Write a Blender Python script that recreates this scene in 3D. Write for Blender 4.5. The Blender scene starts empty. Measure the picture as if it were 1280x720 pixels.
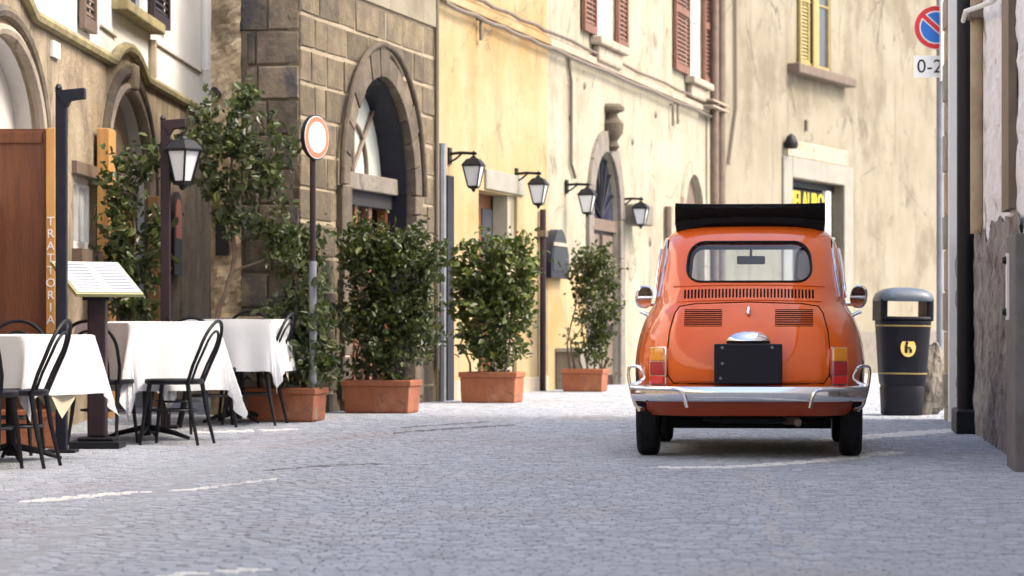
import bpy, bmesh, math, random
import numpy as np
from mathutils import Vector, Matrix, noise
from mathutils.geometry import tessellate_polygon, delaunay_2d_cdt
random.seed(7); np.random.seed(7)
R = math.radians
PI = math.pi
scene = bpy.context.scene
col = scene.collection

# ------------------------------------------------------------------ camera, sky, sun, exposure
FPX = 3500.0            # focal length in pixels of a 1280-wide frame
CU, CV, CH = 640.0, 405.0, 0.74     # principal column, horizon row, eye height
cam = bpy.data.cameras.new('camera')
cam.sensor_width = 36.0
cam.lens = 36.0 * FPX / 1280.0
cam.shift_y = 45.0 / 1280.0
cam.clip_start, cam.clip_end = 0.1, 2000.0
cam.dof.use_dof = True
cam.dof.focus_distance = 15.6
cam.dof.aperture_fstop = 5.0
camo = bpy.data.objects.new('camera', cam)
camo.location = (0, 0, CH)
camo.rotation_euler = (R(90), 0, 0)
col.objects.link(camo)
scene.camera = camo

SUN_AZ, SUN_EL = R(103), R(50)       # azimuth clockwise from +Y
world = bpy.data.worlds.new('World')
scene.world = world
world.use_nodes = True
wn = world.node_tree
sky = wn.nodes.new('ShaderNodeTexSky')
sky.sky_type = 'NISHITA'
sky.sun_disc = False
sky.sun_elevation = SUN_EL
sky.sun_rotation = SUN_AZ
sky.dust_density = 6.0
bg = wn.nodes['Background']
bg.inputs['Strength'].default_value = 0.15
wn.links.new(sky.outputs[0], bg.inputs[0])
sun = bpy.data.lights.new('sun', 'SUN')
sun.energy = 0.75
sun.angle = R(10)
sun.color = (1.0, 0.92, 0.76)
suno = bpy.data.objects.new('sun', sun)
sd = Vector((math.sin(SUN_AZ) * math.cos(SUN_EL), math.cos(SUN_AZ) * math.cos(SUN_EL), math.sin(SUN_EL)))
suno.rotation_euler = sd.to_track_quat('Z', 'Y').to_euler()
suno.location = sd * 60
col.objects.link(suno)
vs = scene.view_settings
vs.view_transform = 'Standard'
vs.look = 'None'
vs.gamma = 1.0
vs.use_curve_mapping = False
vs.exposure = 1.6
scene.render.engine = 'CYCLES'
scene.render.resolution_x, scene.render.resolution_y = 1024, 576

# ------------------------------------------------------------------ helpers
def sstep(t):
    t = max(0.0, min(1.0, t))
    return t * t * (3 - 2 * t)

def g(x, d):
    """height of the street at (x, d): it dips towards the terrace and towards the far bend"""
    return -0.10 * sstep((23.5 - d) / 4.0) * sstep((-x - 0.6) / 1.2) - 0.14 * sstep((d - 30) / 20)

def ground_at(u, v, it=40):
    k = (v - CV) / FPX
    d = CH / k
    for _ in range(it):
        d = (CH - g((u - CU) / FPX * d, d)) / k
    x = (u - CU) / FPX * d
    return x, d, g(x, d)

def at(u, v, d):
    return Vector(((u - CU) / FPX * d, d, CH + (CV - v) / FPX * d))

def tag(o, label=None, cat=None, group=None, kind=None):
    if label: o['label'] = label
    if cat: o['category'] = cat
    if group: o['group'] = group
    if kind: o['kind'] = kind
    return o

def empty(name, loc=(0, 0, 0), rz=0.0, label=None, cat=None, group=None):
    o = bpy.data.objects.new(name, None)
    o.empty_display_size = 0.1
    o.location = loc
    o.rotation_euler = (0, 0, rz)
    col.objects.link(o)
    return tag(o, label, cat, group)

def copy_tree(o, parent=None):
    c = o.copy()
    col.objects.link(c)
    c.parent = parent
    for ch in o.children:
        copy_tree(ch, c)
    return c

class MB:
    """collects shapes; build() links them as one mesh object"""
    def __init__(s):
        s.v = []; s.f = []
    def add(s, vs, fs, mat=None):
        b = len(s.v)
        s.v += [tuple((mat @ Vector(p)) if mat else p) for p in vs]
        s.f += [tuple(b + i for i in f) for f in fs]
        return s
    def box(s, x0, x1, y0, y1, z0, z1, mat=None):
        v = [(x, y, z) for z in (z0, z1) for y in (y0, y1) for x in (x0, x1)]
        return s.add(v, [(0, 2, 3, 1), (4, 5, 7, 6), (0, 1, 5, 4), (2, 6, 7, 3), (0, 4, 6, 2), (1, 3, 7, 5)], mat)
    def cham(s, x0, x1, y0, y1, z0, z1, c=0.01, mat=None):
        """box with the edges of its -y face chamfered (stones, panels set in a wall)"""
        v = [(x0, y1, z0), (x1, y1, z0), (x1, y1, z1), (x0, y1, z1),
             (x0, y0 + c, z0), (x1, y0 + c, z0), (x1, y0 + c, z1), (x0, y0 + c, z1),
             (x0 + c, y0, z0 + c), (x1 - c, y0, z0 + c), (x1 - c, y0, z1 - c), (x0 + c, y0, z1 - c)]
        f = [(8, 9, 10, 11)]
        for i in range(4):
            j = (i + 1) % 4
            f += [(4 + i, 4 + j, 8 + j, 8 + i), (i, j, 4 + j, 4 + i)]
        f.append((3, 2, 1, 0))
        return s.add(v, f, mat)
    def jitter(s, amp, rnd):
        s.v = [(p[0] + rnd.uniform(-amp, amp), p[1] + rnd.uniform(-amp, amp) * 0.4, p[2] + rnd.uniform(-amp, amp)) for p in s.v]
        return s
    def tube(s, pts, r, n=8, closed=False, cap=True, mat=None):
        pts = [Vector(p) for p in pts]
        m = len(pts)
        rs = r if isinstance(r, (list, tuple)) else [r] * m
        vs, fs = [], []
        up = None
        for i, p in enumerate(pts):
            a = pts[(i - 1) % m] if (closed or i > 0) else p
            b = pts[(i + 1) % m] if (closed or i < m - 1) else p
            t = (b - a).normalized()
            if up is None:
                up = t.orthogonal().normalized()
            up = (up - t * up.dot(t))
            up = up.normalized() if up.length > 1e-6 else t.orthogonal().normalized()
            w = t.cross(up)
            for k in range(n):
                q = 2 * PI * k / n
                vs.append(tuple(p + (up * math.cos(q) + w * math.sin(q)) * rs[i]))
        for i in range(m if closed else m - 1):
            j = (i + 1) % m
            for k in range(n):
                l = (k + 1) % n
                fs.append((i * n + k, i * n + l, j * n + l, j * n + k))
        if cap and not closed:
            fs.append(tuple(range(n - 1, -1, -1)))
            fs.append(tuple((m - 1) * n + k for k in range(n)))
        return s.add(vs, fs, mat)
    def lathe(s, prof, n=20, mat=None, cap=True):
        vs, fs = [], []
        for (r, z) in prof:
            for k in range(n):
                q = 2 * PI * k / n
                vs.append((r * math.cos(q), r * math.sin(q), z))
        m = len(prof)
        for i in range(m - 1):
            for k in range(n):
                l = (k + 1) % n
                fs.append((i * n + k, i * n + l, (i + 1) * n + l, (i + 1) * n + k))
        if cap:
            fs.append(tuple(range(n - 1, -1, -1)))
            fs.append(tuple((m - 1) * n + k for k in range(n)))
        return s.add(vs, fs, mat)
    def prism(s, poly, y0, y1, mat=None):
        """outline in (x, z) extruded from y0 (street side) to y1"""
        n = len(poly)
        v = [(p[0], y0, p[1]) for p in poly] + [(p[0], y1, p[1]) for p in poly]
        f = [tuple(range(n)), tuple(range(2 * n - 1, n - 1, -1))]
        f += [(i, i + n, (i + 1) % n + n, (i + 1) % n) for i in range(n)]
        return s.add(v, f, mat)
    def build(s, name, mat, parent=None, smooth=False, bevel=0.0, kind=None):
        me = bpy.data.meshes.new(name)
        me.from_pydata(s.v, [], s.f)
        bm = bmesh.new(); bm.from_mesh(me)
        bmesh.ops.recalc_face_normals(bm, faces=bm.faces[:])
        bm.to_mesh(me); bm.free()
        me.materials.append(mat)
        if smooth:
            me.polygons.foreach_set('use_smooth', [True] * len(me.polygons))
            try:
                me.set_sharp_from_angle(angle=R(40))
            except Exception:
                pass
        o = bpy.data.objects.new(name, me)
        col.objects.link(o)
        if parent: o.parent = parent
        if bevel:
            b = o.modifiers.new('bevel', 'BEVEL'); b.width = bevel; b.segments = 2; b.limit_method = 'ANGLE'
        if kind: o['kind'] = kind
        return o

def text(name, s, size, mat, parent, M4, ext=0.004, stack=False):
    cu = bpy.data.curves.new(name, 'FONT')
    cu.body = '\n'.join(s) if stack else s
    cu.size = size; cu.extrude = ext
    cu.align_x = 'CENTER'; cu.align_y = 'TOP' if stack else 'CENTER'
    cu.resolution_u = 3
    t = bpy.data.objects.new(name, cu)
    me = bpy.data.meshes.new_from_object(t)
    bpy.data.objects.remove(t)
    me.transform(M4 @ Matrix.Rotation(R(90), 4, 'X'))
    me.materials.clear(); me.materials.append(mat)
    o = bpy.data.objects.new(name, me); col.objects.link(o)
    if parent: o.parent = parent
    return o

# ------------------------------------------------------------------ materials
def M(name, c, rough=0.7, c2=None, scale=4.0, bump=0.0, bscale=None, metal=0.0, coat=0.0, spec=0.5,
      rand=None, amt=0.25, stain=None, sscale=0.9, slo=0.5, shi=0.68, stretch=None, trans=0.0, c3=None, grime=None, gscale=1.0):
    m = bpy.data.materials.new(name); m.use_nodes = True
    t = m.node_tree; N = t.nodes; L = t.links
    b = N['Principled BSDF']
    b.inputs['Roughness'].default_value = rough
    b.inputs['Metallic'].default_value = metal
    b.inputs['Coat Weight'].default_value = coat
    b.inputs['Coat Roughness'].default_value = 0.04
    b.inputs['Specular IOR Level'].default_value = spec
    b.inputs['Transmission Weight'].default_value = trans
    b.inputs['Base Color'].default_value = (*c, 1)
    if not (c2 or bump or rand or stain or grime): return m
    tc = N.new('ShaderNodeTexCoord'); src = tc.outputs['Object']
    if stretch:
        mp = N.new('ShaderNodeMapping'); mp.inputs['Scale'].default_value = stretch
        L.new(src, mp.inputs[0]); src = mp.outputs[0]
    def nz(sc, det=8, ro=0.6):
        n = N.new('ShaderNodeTexNoise'); n.inputs['Scale'].default_value = sc
        n.inputs['Detail'].default_value = det; n.inputs['Roughness'].default_value = ro
        L.new(src, n.inputs['Vector']); return n.outputs['Fac']
    def mix(fac, A, B, lo=0.35, hi=0.65):
        r = N.new('ShaderNodeMapRange'); r.interpolation_type = 'SMOOTHSTEP'
        r.inputs[1].default_value = lo; r.inputs[2].default_value = hi
        L.new(fac, r.inputs[0])
        x = N.new('ShaderNodeMix'); x.data_type = 'RGBA'
        L.new(r.outputs[0], x.inputs[0])
        for i, q in ((6, A), (7, B)):
            if isinstance(q, tuple): x.inputs[i].default_value = (*q, 1)
            else: L.new(q, x.inputs[i])
        return x.outputs[2]
    out = None
    if c2: out = mix(nz(scale), c, c2)
    if stain: out = mix(nz(sscale, 10, 0.68), out or c, stain, slo, shi)
    if grime:
        # rain streaks and rubbed patches
        mp2 = N.new('ShaderNodeMapping'); mp2.inputs['Scale'].default_value = (2.6, 2.6, 0.32)
        L.new(tc.outputs['Object'], mp2.inputs[0])
        n2 = N.new('ShaderNodeTexNoise'); n2.inputs['Scale'].default_value = 1.7 * gscale
        n2.inputs['Detail'].default_value = 12; n2.inputs['Roughness'].default_value = 0.7
        L.new(mp2.outputs[0], n2.inputs['Vector'])
        out = mix(n2.outputs['Fac'], out or c, grime, 0.50, 0.72)
        n3 = N.new('ShaderNodeTexNoise'); n3.inputs['Scale'].default_value = 2.1 * gscale
        n3.inputs['Detail'].default_value = 14; n3.inputs['Roughness'].default_value = 0.74
        n3.inputs['Distortion'].default_value = 0.6
        L.new(tc.outputs['Object'], n3.inputs['Vector'])
        out = mix(n3.outputs['Fac'], out, tuple(q * 0.8 for q in grime), 0.565, 0.66)
        # hairline cracks, only here and there
        av = N.new('ShaderNodeVectorMath'); av.operation = 'MULTIPLY_ADD'
        av.inputs[1].default_value = (0.35, 0.35, 0.35)
        L.new(n3.outputs['Color'], av.inputs[0]); L.new(tc.outputs['Object'], av.inputs[2])
        vo = N.new('ShaderNodeTexVoronoi'); vo.feature = 'DISTANCE_TO_EDGE'; vo.inputs['Scale'].default_value = 0.8 * gscale
        L.new(av.outputs[0], vo.inputs['Vector'])
        r1 = N.new('ShaderNodeMapRange'); r1.inputs[1].default_value = 0.002; r1.inputs[2].default_value = 0.0075; r1.inputs[3].default_value = 1; r1.inputs[4].default_value = 0
        L.new(vo.outputs['Distance'], r1.inputs[0])
        r2 = N.new('ShaderNodeMapRange'); r2.inputs[1].default_value = 0.50; r2.inputs[2].default_value = 0.60
        L.new(nz(0.7 * gscale, 3, 0.5), r2.inputs[0])
        mu = N.new('ShaderNodeMath'); mu.operation = 'MULTIPLY'; L.new(r1.outputs[0], mu.inputs[0]); L.new(r2.outputs[0], mu.inputs[1])
        out = mix(mu.outputs[0], out, tuple(q * 0.62 for q in grime), 0.0, 1.0)
    if rand:
        if rand == 'island':
            rn = N.new('ShaderNodeNewGeometry').outputs['Random Per Island']
        else:
            rn = N.new('ShaderNodeObjectInfo').outputs['Random']
        if c3:
            r3 = N.new('ShaderNodeMath'); r3.operation = 'FRACT'
            r4 = N.new('ShaderNodeMath'); r4.operation = 'MULTIPLY'; r4.inputs[1].default_value = 17.31
            L.new(rn, r4.inputs[0]); L.new(r4.outputs[0], r3.inputs[0])
            out = mix(r3.outputs[0], out or c, c3, 0.45, 1.0)
        h = N.new('ShaderNodeHueSaturation')
        r = N.new('ShaderNodeMapRange'); r.inputs[3].default_value = 1 - amt; r.inputs[4].default_value = 1 + amt
        L.new(rn, r.inputs[0]); L.new(r.outputs[0], h.inputs['Value'])
        if out: L.new(out, h.inputs['Color'])
        else: h.inputs['Color'].default_value = (*c, 1)
        out = h.outputs[0]
    if out: L.new(out, b.inputs['Base Color'])
    if bump:
        bp = N.new('ShaderNodeBump'); bp.inputs['Strength'].default_value = min(1.0, bump)
        bp.inputs['Distance'].default_value = 0.02
        L.new(nz(bscale or scale * 3, 10, 0.65), bp.inputs['Height'])
        L.new(bp.outputs[0], b.inputs['Normal'])
    return m

def glass_mat(name, tint, fac=0.07):
    m = bpy.data.materials.new(name); m.use_nodes = True
    N = m.node_tree.nodes; L = m.node_tree.links
    N.remove(N['Principled BSDF'])
    tr = N.new('ShaderNodeBsdfTransparent'); tr.inputs[0].default_value = (*tint, 1)
    gl = N.new('ShaderNodeBsdfGlossy'); gl.inputs['Roughness'].default_value = 0.02
    lw = N.new('ShaderNodeLayerWeight'); lw.inputs[0].default_value = 0.5
    fr = N.new('ShaderNodeMath'); fr.operation = 'POWER'; fr.inputs[1].default_value = 4.0
    L.new(lw.outputs['Facing'], fr.inputs[0])
    ma = N.new('ShaderNodeMath'); ma.operation = 'ADD'; ma.inputs[1].default_value = fac; ma.use_clamp = True
    mx = N.new('ShaderNodeMixShader')
    L.new(fr.outputs[0], ma.inputs[0]); L.new(ma.outputs[0], mx.inputs[0])
    L.new(tr.outputs[0], mx.inputs[1]); L.new(gl.outputs[0], mx.inputs[2])
    L.new(mx.outputs[0], N['Material Output'].inputs[0])
    return m

def leaf_mat(name, c, c2):
    m = M(name, c, 0.38, c2=c2, scale=3.0, rand='island', amt=0.5, spec=0.5, c3=(c2[0] * 1.5, c2[1] * 1.35, c2[2] * 1.1))
    b = m.node_tree.nodes['Principled BSDF']
    b.inputs['Subsurface Weight'].default_value = 0.0
    N = m.node_tree.nodes; L = m.node_tree.links
    tl = N.new('ShaderNodeBsdfTranslucent'); tl.inputs[0].default_value = (c[0] * 1.6, c[1] * 1.8, c[2] * 0.8, 1)
    mx = N.new('ShaderNodeMixShader'); mx.inputs[0].default_value = 0.25
    L.new(b.outputs[0], mx.inputs[1]); L.new(tl.outputs[0], mx.inputs[2])
    L.new(mx.outputs[0], N['Material Output'].inputs[0])
    return m

m_joint = M('joint dust', (0.31, 0.32, 0.345), 0.95, (0.36, 0.37, 0.39), 2.0, 0.6, 60)
m_cobble = M('basalt cobble', (0.325, 0.348, 0.39), 0.6, (0.38, 0.402, 0.44), 6.0, 0.5, 70, rand='island', amt=0.17,
             stain=(0.33, 0.295, 0.285), sscale=0.35, slo=0.5, shi=0.75)
m_paint_and_sun = M('worn white paint and sun streak', (0.78, 0.77, 0.74), 0.7, (0.60, 0.58, 0.55), 30, 0.3, 90)  # painted lines, and the sun streak coloured onto the cobbles
m_cobble_pale = M('scuffed paving', (0.46, 0.45, 0.45), 0.7, (0.37, 0.36, 0.37), 30)
m_rail = M('dark drain', (0.12, 0.115, 0.12), 0.7, (0.16, 0.15, 0.15), 12)
m_cream = M('cream plaster', (0.315, 0.285, 0.208), 0.92, (0.36, 0.334, 0.255), 1.2, 0.35, 30, stain=(0.25, 0.21, 0.145), sscale=0.8, slo=0.5, shi=0.66, grime=(0.205, 0.168, 0.12))
m_cream2 = M('beige plaster', (0.225, 0.20, 0.140), 0.92, (0.27, 0.246, 0.182), 0.9, 0.35, 24, stain=(0.165, 0.14, 0.094), sscale=0.55, slo=0.48, shi=0.64, grime=(0.155, 0.132, 0.09), gscale=0.6)
m_yellow = M('ochre plaster', (0.355, 0.25, 0.112), 0.92, (0.37, 0.295, 0.17), 0.9, 0.35, 30, stain=(0.34, 0.205, 0.075), sscale=0.7, slo=0.48, shi=0.66, grime=(0.255, 0.205, 0.128))
m_white = M('white plaster', (0.78, 0.775, 0.74), 0.92, (0.74, 0.725, 0.67), 1.0, 0.25, 30, stain=(0.58, 0.54, 0.45), sscale=0.9, slo=0.52, shi=0.75)
m_tufa = M('tufa', (0.27, 0.21, 0.135), 0.95, (0.37, 0.305, 0.21), 2.4, 0.9, 22, stain=(0.20, 0.15, 0.11), sscale=1.6, slo=0.48, shi=0.68, grime=(0.15, 0.115, 0.075))
m_stone = M('ashlar stone', (0.11, 0.085, 0.05), 0.95, (0.17, 0.135, 0.083), 5.0, 0.9, 26, rand='object', amt=0.3, stain=(0.085, 0.068, 0.052), sscale=2.2, slo=0.48, shi=0.66, grime=(0.10, 0.08, 0.055), gscale=2.0)
m_stone_dark = M('dark weathered stone', (0.125, 0.098, 0.068), 0.95, (0.19, 0.155, 0.112), 5.0, 0.9, 22, rand='object', amt=0.4, stain=(0.06, 0.058, 0.06), sscale=1.6, slo=0.46, shi=0.62)
m_vous = M('voussoir stone', (0.085, 0.065, 0.045), 0.95, (0.135, 0.107, 0.076), 5.0, 0.9, 24, rand='object', amt=0.3, stain=(0.09, 0.075, 0.06), sscale=2.4, slo=0.5, shi=0.7)
m_mortar = M('lime mortar', (0.35, 0.29, 0.20), 0.95, (0.27, 0.215, 0.15), 5.0, 0.7, 40)
m_rubble = M('rubble render', (0.33, 0.26, 0.16), 0.95, (0.44, 0.36, 0.24), 3.2, 1.0, 16, stain=(0.14, 0.11, 0.07), sscale=2.6, slo=0.46, shi=0.64)
m_trim = M('pale trim stone', (0.42, 0.355, 0.275), 0.9, (0.34, 0.285, 0.215), 4.0, 0.5, 30, grime=(0.24, 0.19, 0.14), gscale=2.0)
m_trim_grey = M('grey trim stone', (0.25, 0.24, 0.20), 0.9, (0.29, 0.275, 0.235), 3.0, 0.4, 30)
m_moss = M('mossy coping', (0.36, 0.31, 0.15), 0.95, (0.22, 0.18, 0.10), 5.0, 0.7, 30)
m_dark = M('dark interior', (0.018, 0.016, 0.02), 0.9)
m_shade = M('room wall', (0.16, 0.12, 0.09), 0.9, (0.11, 0.085, 0.07), 2.0)
m_black = M('black iron', (0.006, 0.006, 0.009), 0.5, spec=0.3)
m_navy = M('navy post paint', (0.008, 0.009, 0.02), 0.5, (0.013, 0.013, 0.022), 9, spec=0.3)
m_plum = M('dark plum paint', (0.022, 0.010, 0.014), 0.5, (0.03, 0.014, 0.017), 8, spec=0.35)
m_wood_red = M('red brown wood', (0.155, 0.052, 0.017), 0.5, (0.11, 0.036, 0.013), 3.0, 0.3, 20, stretch=(6, 6, 0.6))
m_wood_ochre = M('ochre wood', (0.58, 0.32, 0.10), 0.5, (0.50, 0.25, 0.08), 4.0, 0.2, 20, stretch=(6, 6, 0.6))
m_shutter = M('brown red shutter', (0.20, 0.088, 0.055), 0.6, (0.155, 0.066, 0.042), 6.0, 0.3, 30)
m_shutter_y = M('ochre shutter', (0.36, 0.28, 0.10), 0.6, (0.30, 0.23, 0.08), 6.0)
m_pane = M('window glass', (0.05, 0.06, 0.08), 0.06, spec=0.8)
m_pane_blue = M('blue dusk glass', (0.02, 0.025, 0.06), 0.1, spec=0.7)
m_pane_light = M('curtained glass', (0.60, 0.62, 0.62), 0.15, (0.50, 0.53, 0.55), 2.0, spec=0.6)
m_frost = M('frosted fanlight', (0.56, 0.60, 0.55), 0.2, (0.48, 0.52, 0.48), 2.0, spec=0.6)
m_lampglass = M('milky lamp glass', (0.74, 0.76, 0.78), 0.22, spec=0.6)
m_pipe_grey = M('zinc pipe', (0.25, 0.27, 0.30), 0.5, (0.20, 0.21, 0.235), 6.0, metal=0.3)
m_pipe_brown = M('brown downpipe', (0.125, 0.087, 0.060), 0.55, (0.165, 0.12, 0.088), 5.0)
m_pipe_tan = M('tan pipe', (0.44, 0.34, 0.22), 0.7, (0.34, 0.26, 0.16), 5.0, 0.3, 40)
m_cable = M('cable sheath', (0.16, 0.13, 0.10), 0.7)
m_white_paint = M('white paint', (0.80, 0.79, 0.76), 0.5)
m_terra = M('terracotta', (0.27, 0.082, 0.032), 0.75, (0.34, 0.115, 0.047), 4.0, 0.3, 40, rand='object', amt=0.12, stain=(0.36, 0.19, 0.12), sscale=3.0, slo=0.54, shi=0.72, grime=(0.19, 0.085, 0.05), gscale=3.0)
m_soil = M('soil', (0.05, 0.035, 0.025), 0.95, (0.09, 0.06, 0.04), 20, 0.8, 60)
m_leaf = leaf_mat('hedge leaf', (0.030, 0.045, 0.013), (0.065, 0.082, 0.018))
m_leaf3 = leaf_mat('laurel leaf', (0.036, 0.058, 0.014), (0.085, 0.105, 0.020))
m_gold_dim = M('dull gold line', (0.26, 0.19, 0.07), 0.5)
m_leaf2 = leaf_mat('vine leaf', (0.038, 0.056, 0.022), (0.070, 0.088, 0.030))
m_bark = M('bark', (0.12, 0.085, 0.06), 0.9, (0.18, 0.13, 0.095), 12, 0.7, 40)
m_cloth = M('white tablecloth', (0.66, 0.67, 0.68), 0.85, (0.63, 0.64, 0.65), 3.0, 0.15, 9)
m_cloth_cream = M('cream under cloth', (0.66, 0.60, 0.42), 0.85, (0.62, 0.56, 0.40), 3.0)
m_red = M('sign red', (0.62, 0.03, 0.03), 0.4)
m_orange_red = M('faded sign red', (0.66, 0.16, 0.09), 0.45)
m_blue = M('sign blue', (0.02, 0.16, 0.55), 0.4)
m_gold = M('gold lettering', (0.75, 0.55, 0.16), 0.4)
m_sign_yellow = M('yellow lettering', (0.85, 0.68, 0.04), 0.5)
m_paper = M('menu paper', (0.46, 0.46, 0.51), 0.5)
m_print = M('printed ink', (0.12, 0.12, 0.16), 0.7)
m_rim_green = M('brass rim', (0.36, 0.35, 0.15), 0.4)
m_bin = M('bin plastic', (0.004, 0.005, 0.011), 0.5, (0.007, 0.008, 0.015), 6.0, spec=0.25)
m_bin_top = M('dusty bin lid', (0.10, 0.13, 0.17), 0.4, (0.06, 0.08, 0.11), 6.0)
m_rock = M('boulder stone', (0.165, 0.145, 0.12), 0.95, (0.235, 0.21, 0.175), 4.0, 1.0, 20, stain=(0.10, 0.085, 0.08), sscale=4)
m_rough = M('rough grey stone', (0.26, 0.235, 0.215), 0.97, (0.36, 0.33, 0.30), 3.0, 1.0, 26, stain=(0.14, 0.11, 0.11), sscale=2.2, slo=0.46, shi=0.66)
m_peel = M('peeling white plaster', (0.88, 0.87, 0.86), 0.93, (0.82, 0.80, 0.78), 2.0, 0.8, 24, stain=(0.34, 0.25, 0.20), sscale=3.2, slo=0.60, shi=0.66)

# car
m_car = M('orange car paint', (0.80, 0.125, 0.003), 0.4, (0.74, 0.11, 0.004), 2.0, coat=1.0, spec=0.15)
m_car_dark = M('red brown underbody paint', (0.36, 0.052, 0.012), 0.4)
m_chrome = M('chrome', (0.82, 0.82, 0.84), 0.12, metal=1.0)
m_rubber = M('black rubber', (0.006, 0.006, 0.007), 0.65, spec=0.25)
m_tyre = M('tyre', (0.008, 0.008, 0.012), 0.8, (0.014, 0.0135, 0.016), 30, 0.4, 90, spec=0.25)
m_canvas = M('black canvas', (0.004, 0.004, 0.005), 0.9, (0.007, 0.0065, 0.0075), 8, 0.4, 60, spec=0.2)
m_glass = glass_mat('car glass', (0.86, 0.92, 0.98))
m_amber = M('amber lens', (0.85, 0.30, 0.02), 0.12, coat=1.0)
m_lens_red = M('red lens', (0.42, 0.012, 0.02), 0.12, coat=1.0)
m_lens_bright = M('bright red reflector', (0.75, 0.02, 0.02), 0.12, coat=1.0)
m_plate = M('black plate', (0.006, 0.006, 0.013), 0.45, spec=0.3)
m_vent = M('vent shadow', (0.012, 0.003, 0.003), 0.8, spec=0.1)
m_seat = M('grey car seat', (0.10, 0.10, 0.11), 0.8)

# ------------------------------------------------------------------ street
def make_ground():
    xs = sorted(set([-400, -200, -80, -40, -20, -12] + [round(-8 + 0.4 * i, 3) for i in range(46)] + [14, 20, 40, 80, 200, 400]))
    ys = sorted(set([-300, -100, -40, -15, -5] + [round(0.5 * i, 3) for i in range(112)] + [60, 75, 100, 160, 300, 600]))
    v = [(x, y, g(x, y) - 0.004) for y in ys for x in xs]
    n = len(xs)
    f = [(j * n + i, j * n + i + 1, (j + 1) * n + i + 1, (j + 1) * n + i) for j in range(len(ys) - 1) for i in range(n - 1)]
    mb = MB(); mb.v = v; mb.f = f
    o = mb.build('street', m_joint, smooth=True)
    return tag(o, kind='structure')
street = make_ground()

def cobbles():
    rng = np.random.RandomState(3)
    items = []
    d = 7.6
    while d < 40:
        dd = 0.058 + 0.012 * rng.rand()
        if d > 24: dd *= 1.35
        if d > 32: dd *= 1.3
        xl = max(-0.1845 * d - 0.25, -3.75 if d < 23 else -2.2 + 0.246 * (d - 23) - 0.6)
        xr = min(0.1845 * d + 0.25, 1.15 + 0.108 * d if d < 21.4 else 0.17 * d)
        x = xl - 0.1 * rng.rand()
        while x < xr:
            w = (0.052 + 0.030 * rng.rand()) * (dd / 0.066)
            items.append((x, d, w, dd))
            x += w
        d += dd
    return items
cob = cobbles()
def cobble_geo(x, d, w, dd, rng, yaw_c=0.0):
    gp = 0.003
    zc = rng.uniform(-0.0012, 0.0015)
    tx, ty = rng.uniform(-0.014, 0.014), rng.uniform(-0.014, 0.014)
    # rows sag gently like fan-laid paving
    bow = 0.05 * math.sin(x * 2.1 + d * 0.35)
    cx, cy = x + w / 2, d + dd / 2 + bow
    hx, hy = w / 2 - gp / 2, dd / 2 - gp / 2
    c = 0.0045
    base = g(cx, cy)
    j = lambda: rng.uniform(-0.003, 0.003)
    top = [(sx * (hx - c) + j(), sy * (hy - c) + j()) for sx, sy in ((-1, -1), (1, -1), (1, 1), (-1, 1))]
    bot = [(sx * hx, sy * hy) for sx, sy in ((-1, -1), (1, -1), (1, 1), (-1, 1))]
    v = [(cx + p[0], cy + p[1], base + zc + tx * p[0] + ty * p[1]) for p in top]
    v += [(cx + p[0], cy + p[1], base - 0.008) for p in bot]
    f = [(0, 1, 2, 3)] + [(4 + i, 4 + (i + 1) % 4, (i + 1) % 4, i) for i in range(4)]
    return v, f
rng = random.Random(5)
def on_screen(x, d): return abs(x) < 0.183 * d and (CH - g(x, d)) / d < 315 / FPX
BANDS = [('paint_and_sun_band', m_paint_and_sun, 0.15, [(45, 626), (150, 616), (330, 600)]), ('paint_and_sun_band', m_paint_and_sun, 0.11, [(215, 719), (312, 712)]),
         ('paint_and_sun_band', m_paint_and_sun, 0.18, [(255, 540), (362, 536)]), ('paint_and_sun_band', m_paint_and_sun, 0.17, [(838, 584), (900, 584), (960, 581), (1030, 575), (1115, 565)]),
         ('paint_and_sun_band', m_paint_and_sun, 0.34, [(1040, 549), (1120, 543), (1200, 537)]),  # streak of sunlight by the bin, put into the cobble colour
         ('dark_band', m_rail, 0.13, [(500, 541), (640, 531)]), ('dark_band', m_rail, 0.10, [(330, 588), (480, 580)]), ('dark_band', m_rail, 0.10, [(505, 535), (610, 527)]),
         ('scuffed_band', m_cobble_pale, 0.035, [(938, 588), (941, 598), (946, 625), (957, 648), (975, 682), (995, 712)]), ('scuffed_band', m_cobble_pale, 0.03, [(962, 586), (958, 602), (985, 640), (1012, 685), (1035, 715)])]
CO = np.array([(it[0] + it[2] / 2, it[1] + it[3] / 2) for it in cob])
CO[:, 1] += 0.05 * np.sin(np.array([it[0] for it in cob]) * 2.1 + np.array([it[1] for it in cob]) * 0.35)
band_of = -np.ones(len(cob), int)
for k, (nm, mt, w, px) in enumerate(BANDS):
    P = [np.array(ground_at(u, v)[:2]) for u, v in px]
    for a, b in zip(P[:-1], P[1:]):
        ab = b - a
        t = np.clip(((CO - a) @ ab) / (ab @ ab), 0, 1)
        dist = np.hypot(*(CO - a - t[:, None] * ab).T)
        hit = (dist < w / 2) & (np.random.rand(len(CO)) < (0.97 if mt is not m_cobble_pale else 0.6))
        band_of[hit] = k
vis = [i for i, it in enumerate(cob) if band_of[i] < 0 and on_screen(it[0] + it[2] / 2, it[1])][:300]
near = set(vis)
groups = {}
for i, it in enumerate(cob):
    v, f = cobble_geo(*it, rng)
    if i in near:
        me = bpy.data.meshes.new('cobble'); me.from_pydata(v, [], f); me.materials.append(m_cobble)
        o = bpy.data.objects.new('cobble', me); col.objects.link(o); o.parent = street
        continue
    mb = groups.setdefault(int(band_of[i]), MB())
    b = len(mb.v); mb.v += v; mb.f += [tuple(b + q for q in p) for p in f]
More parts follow.
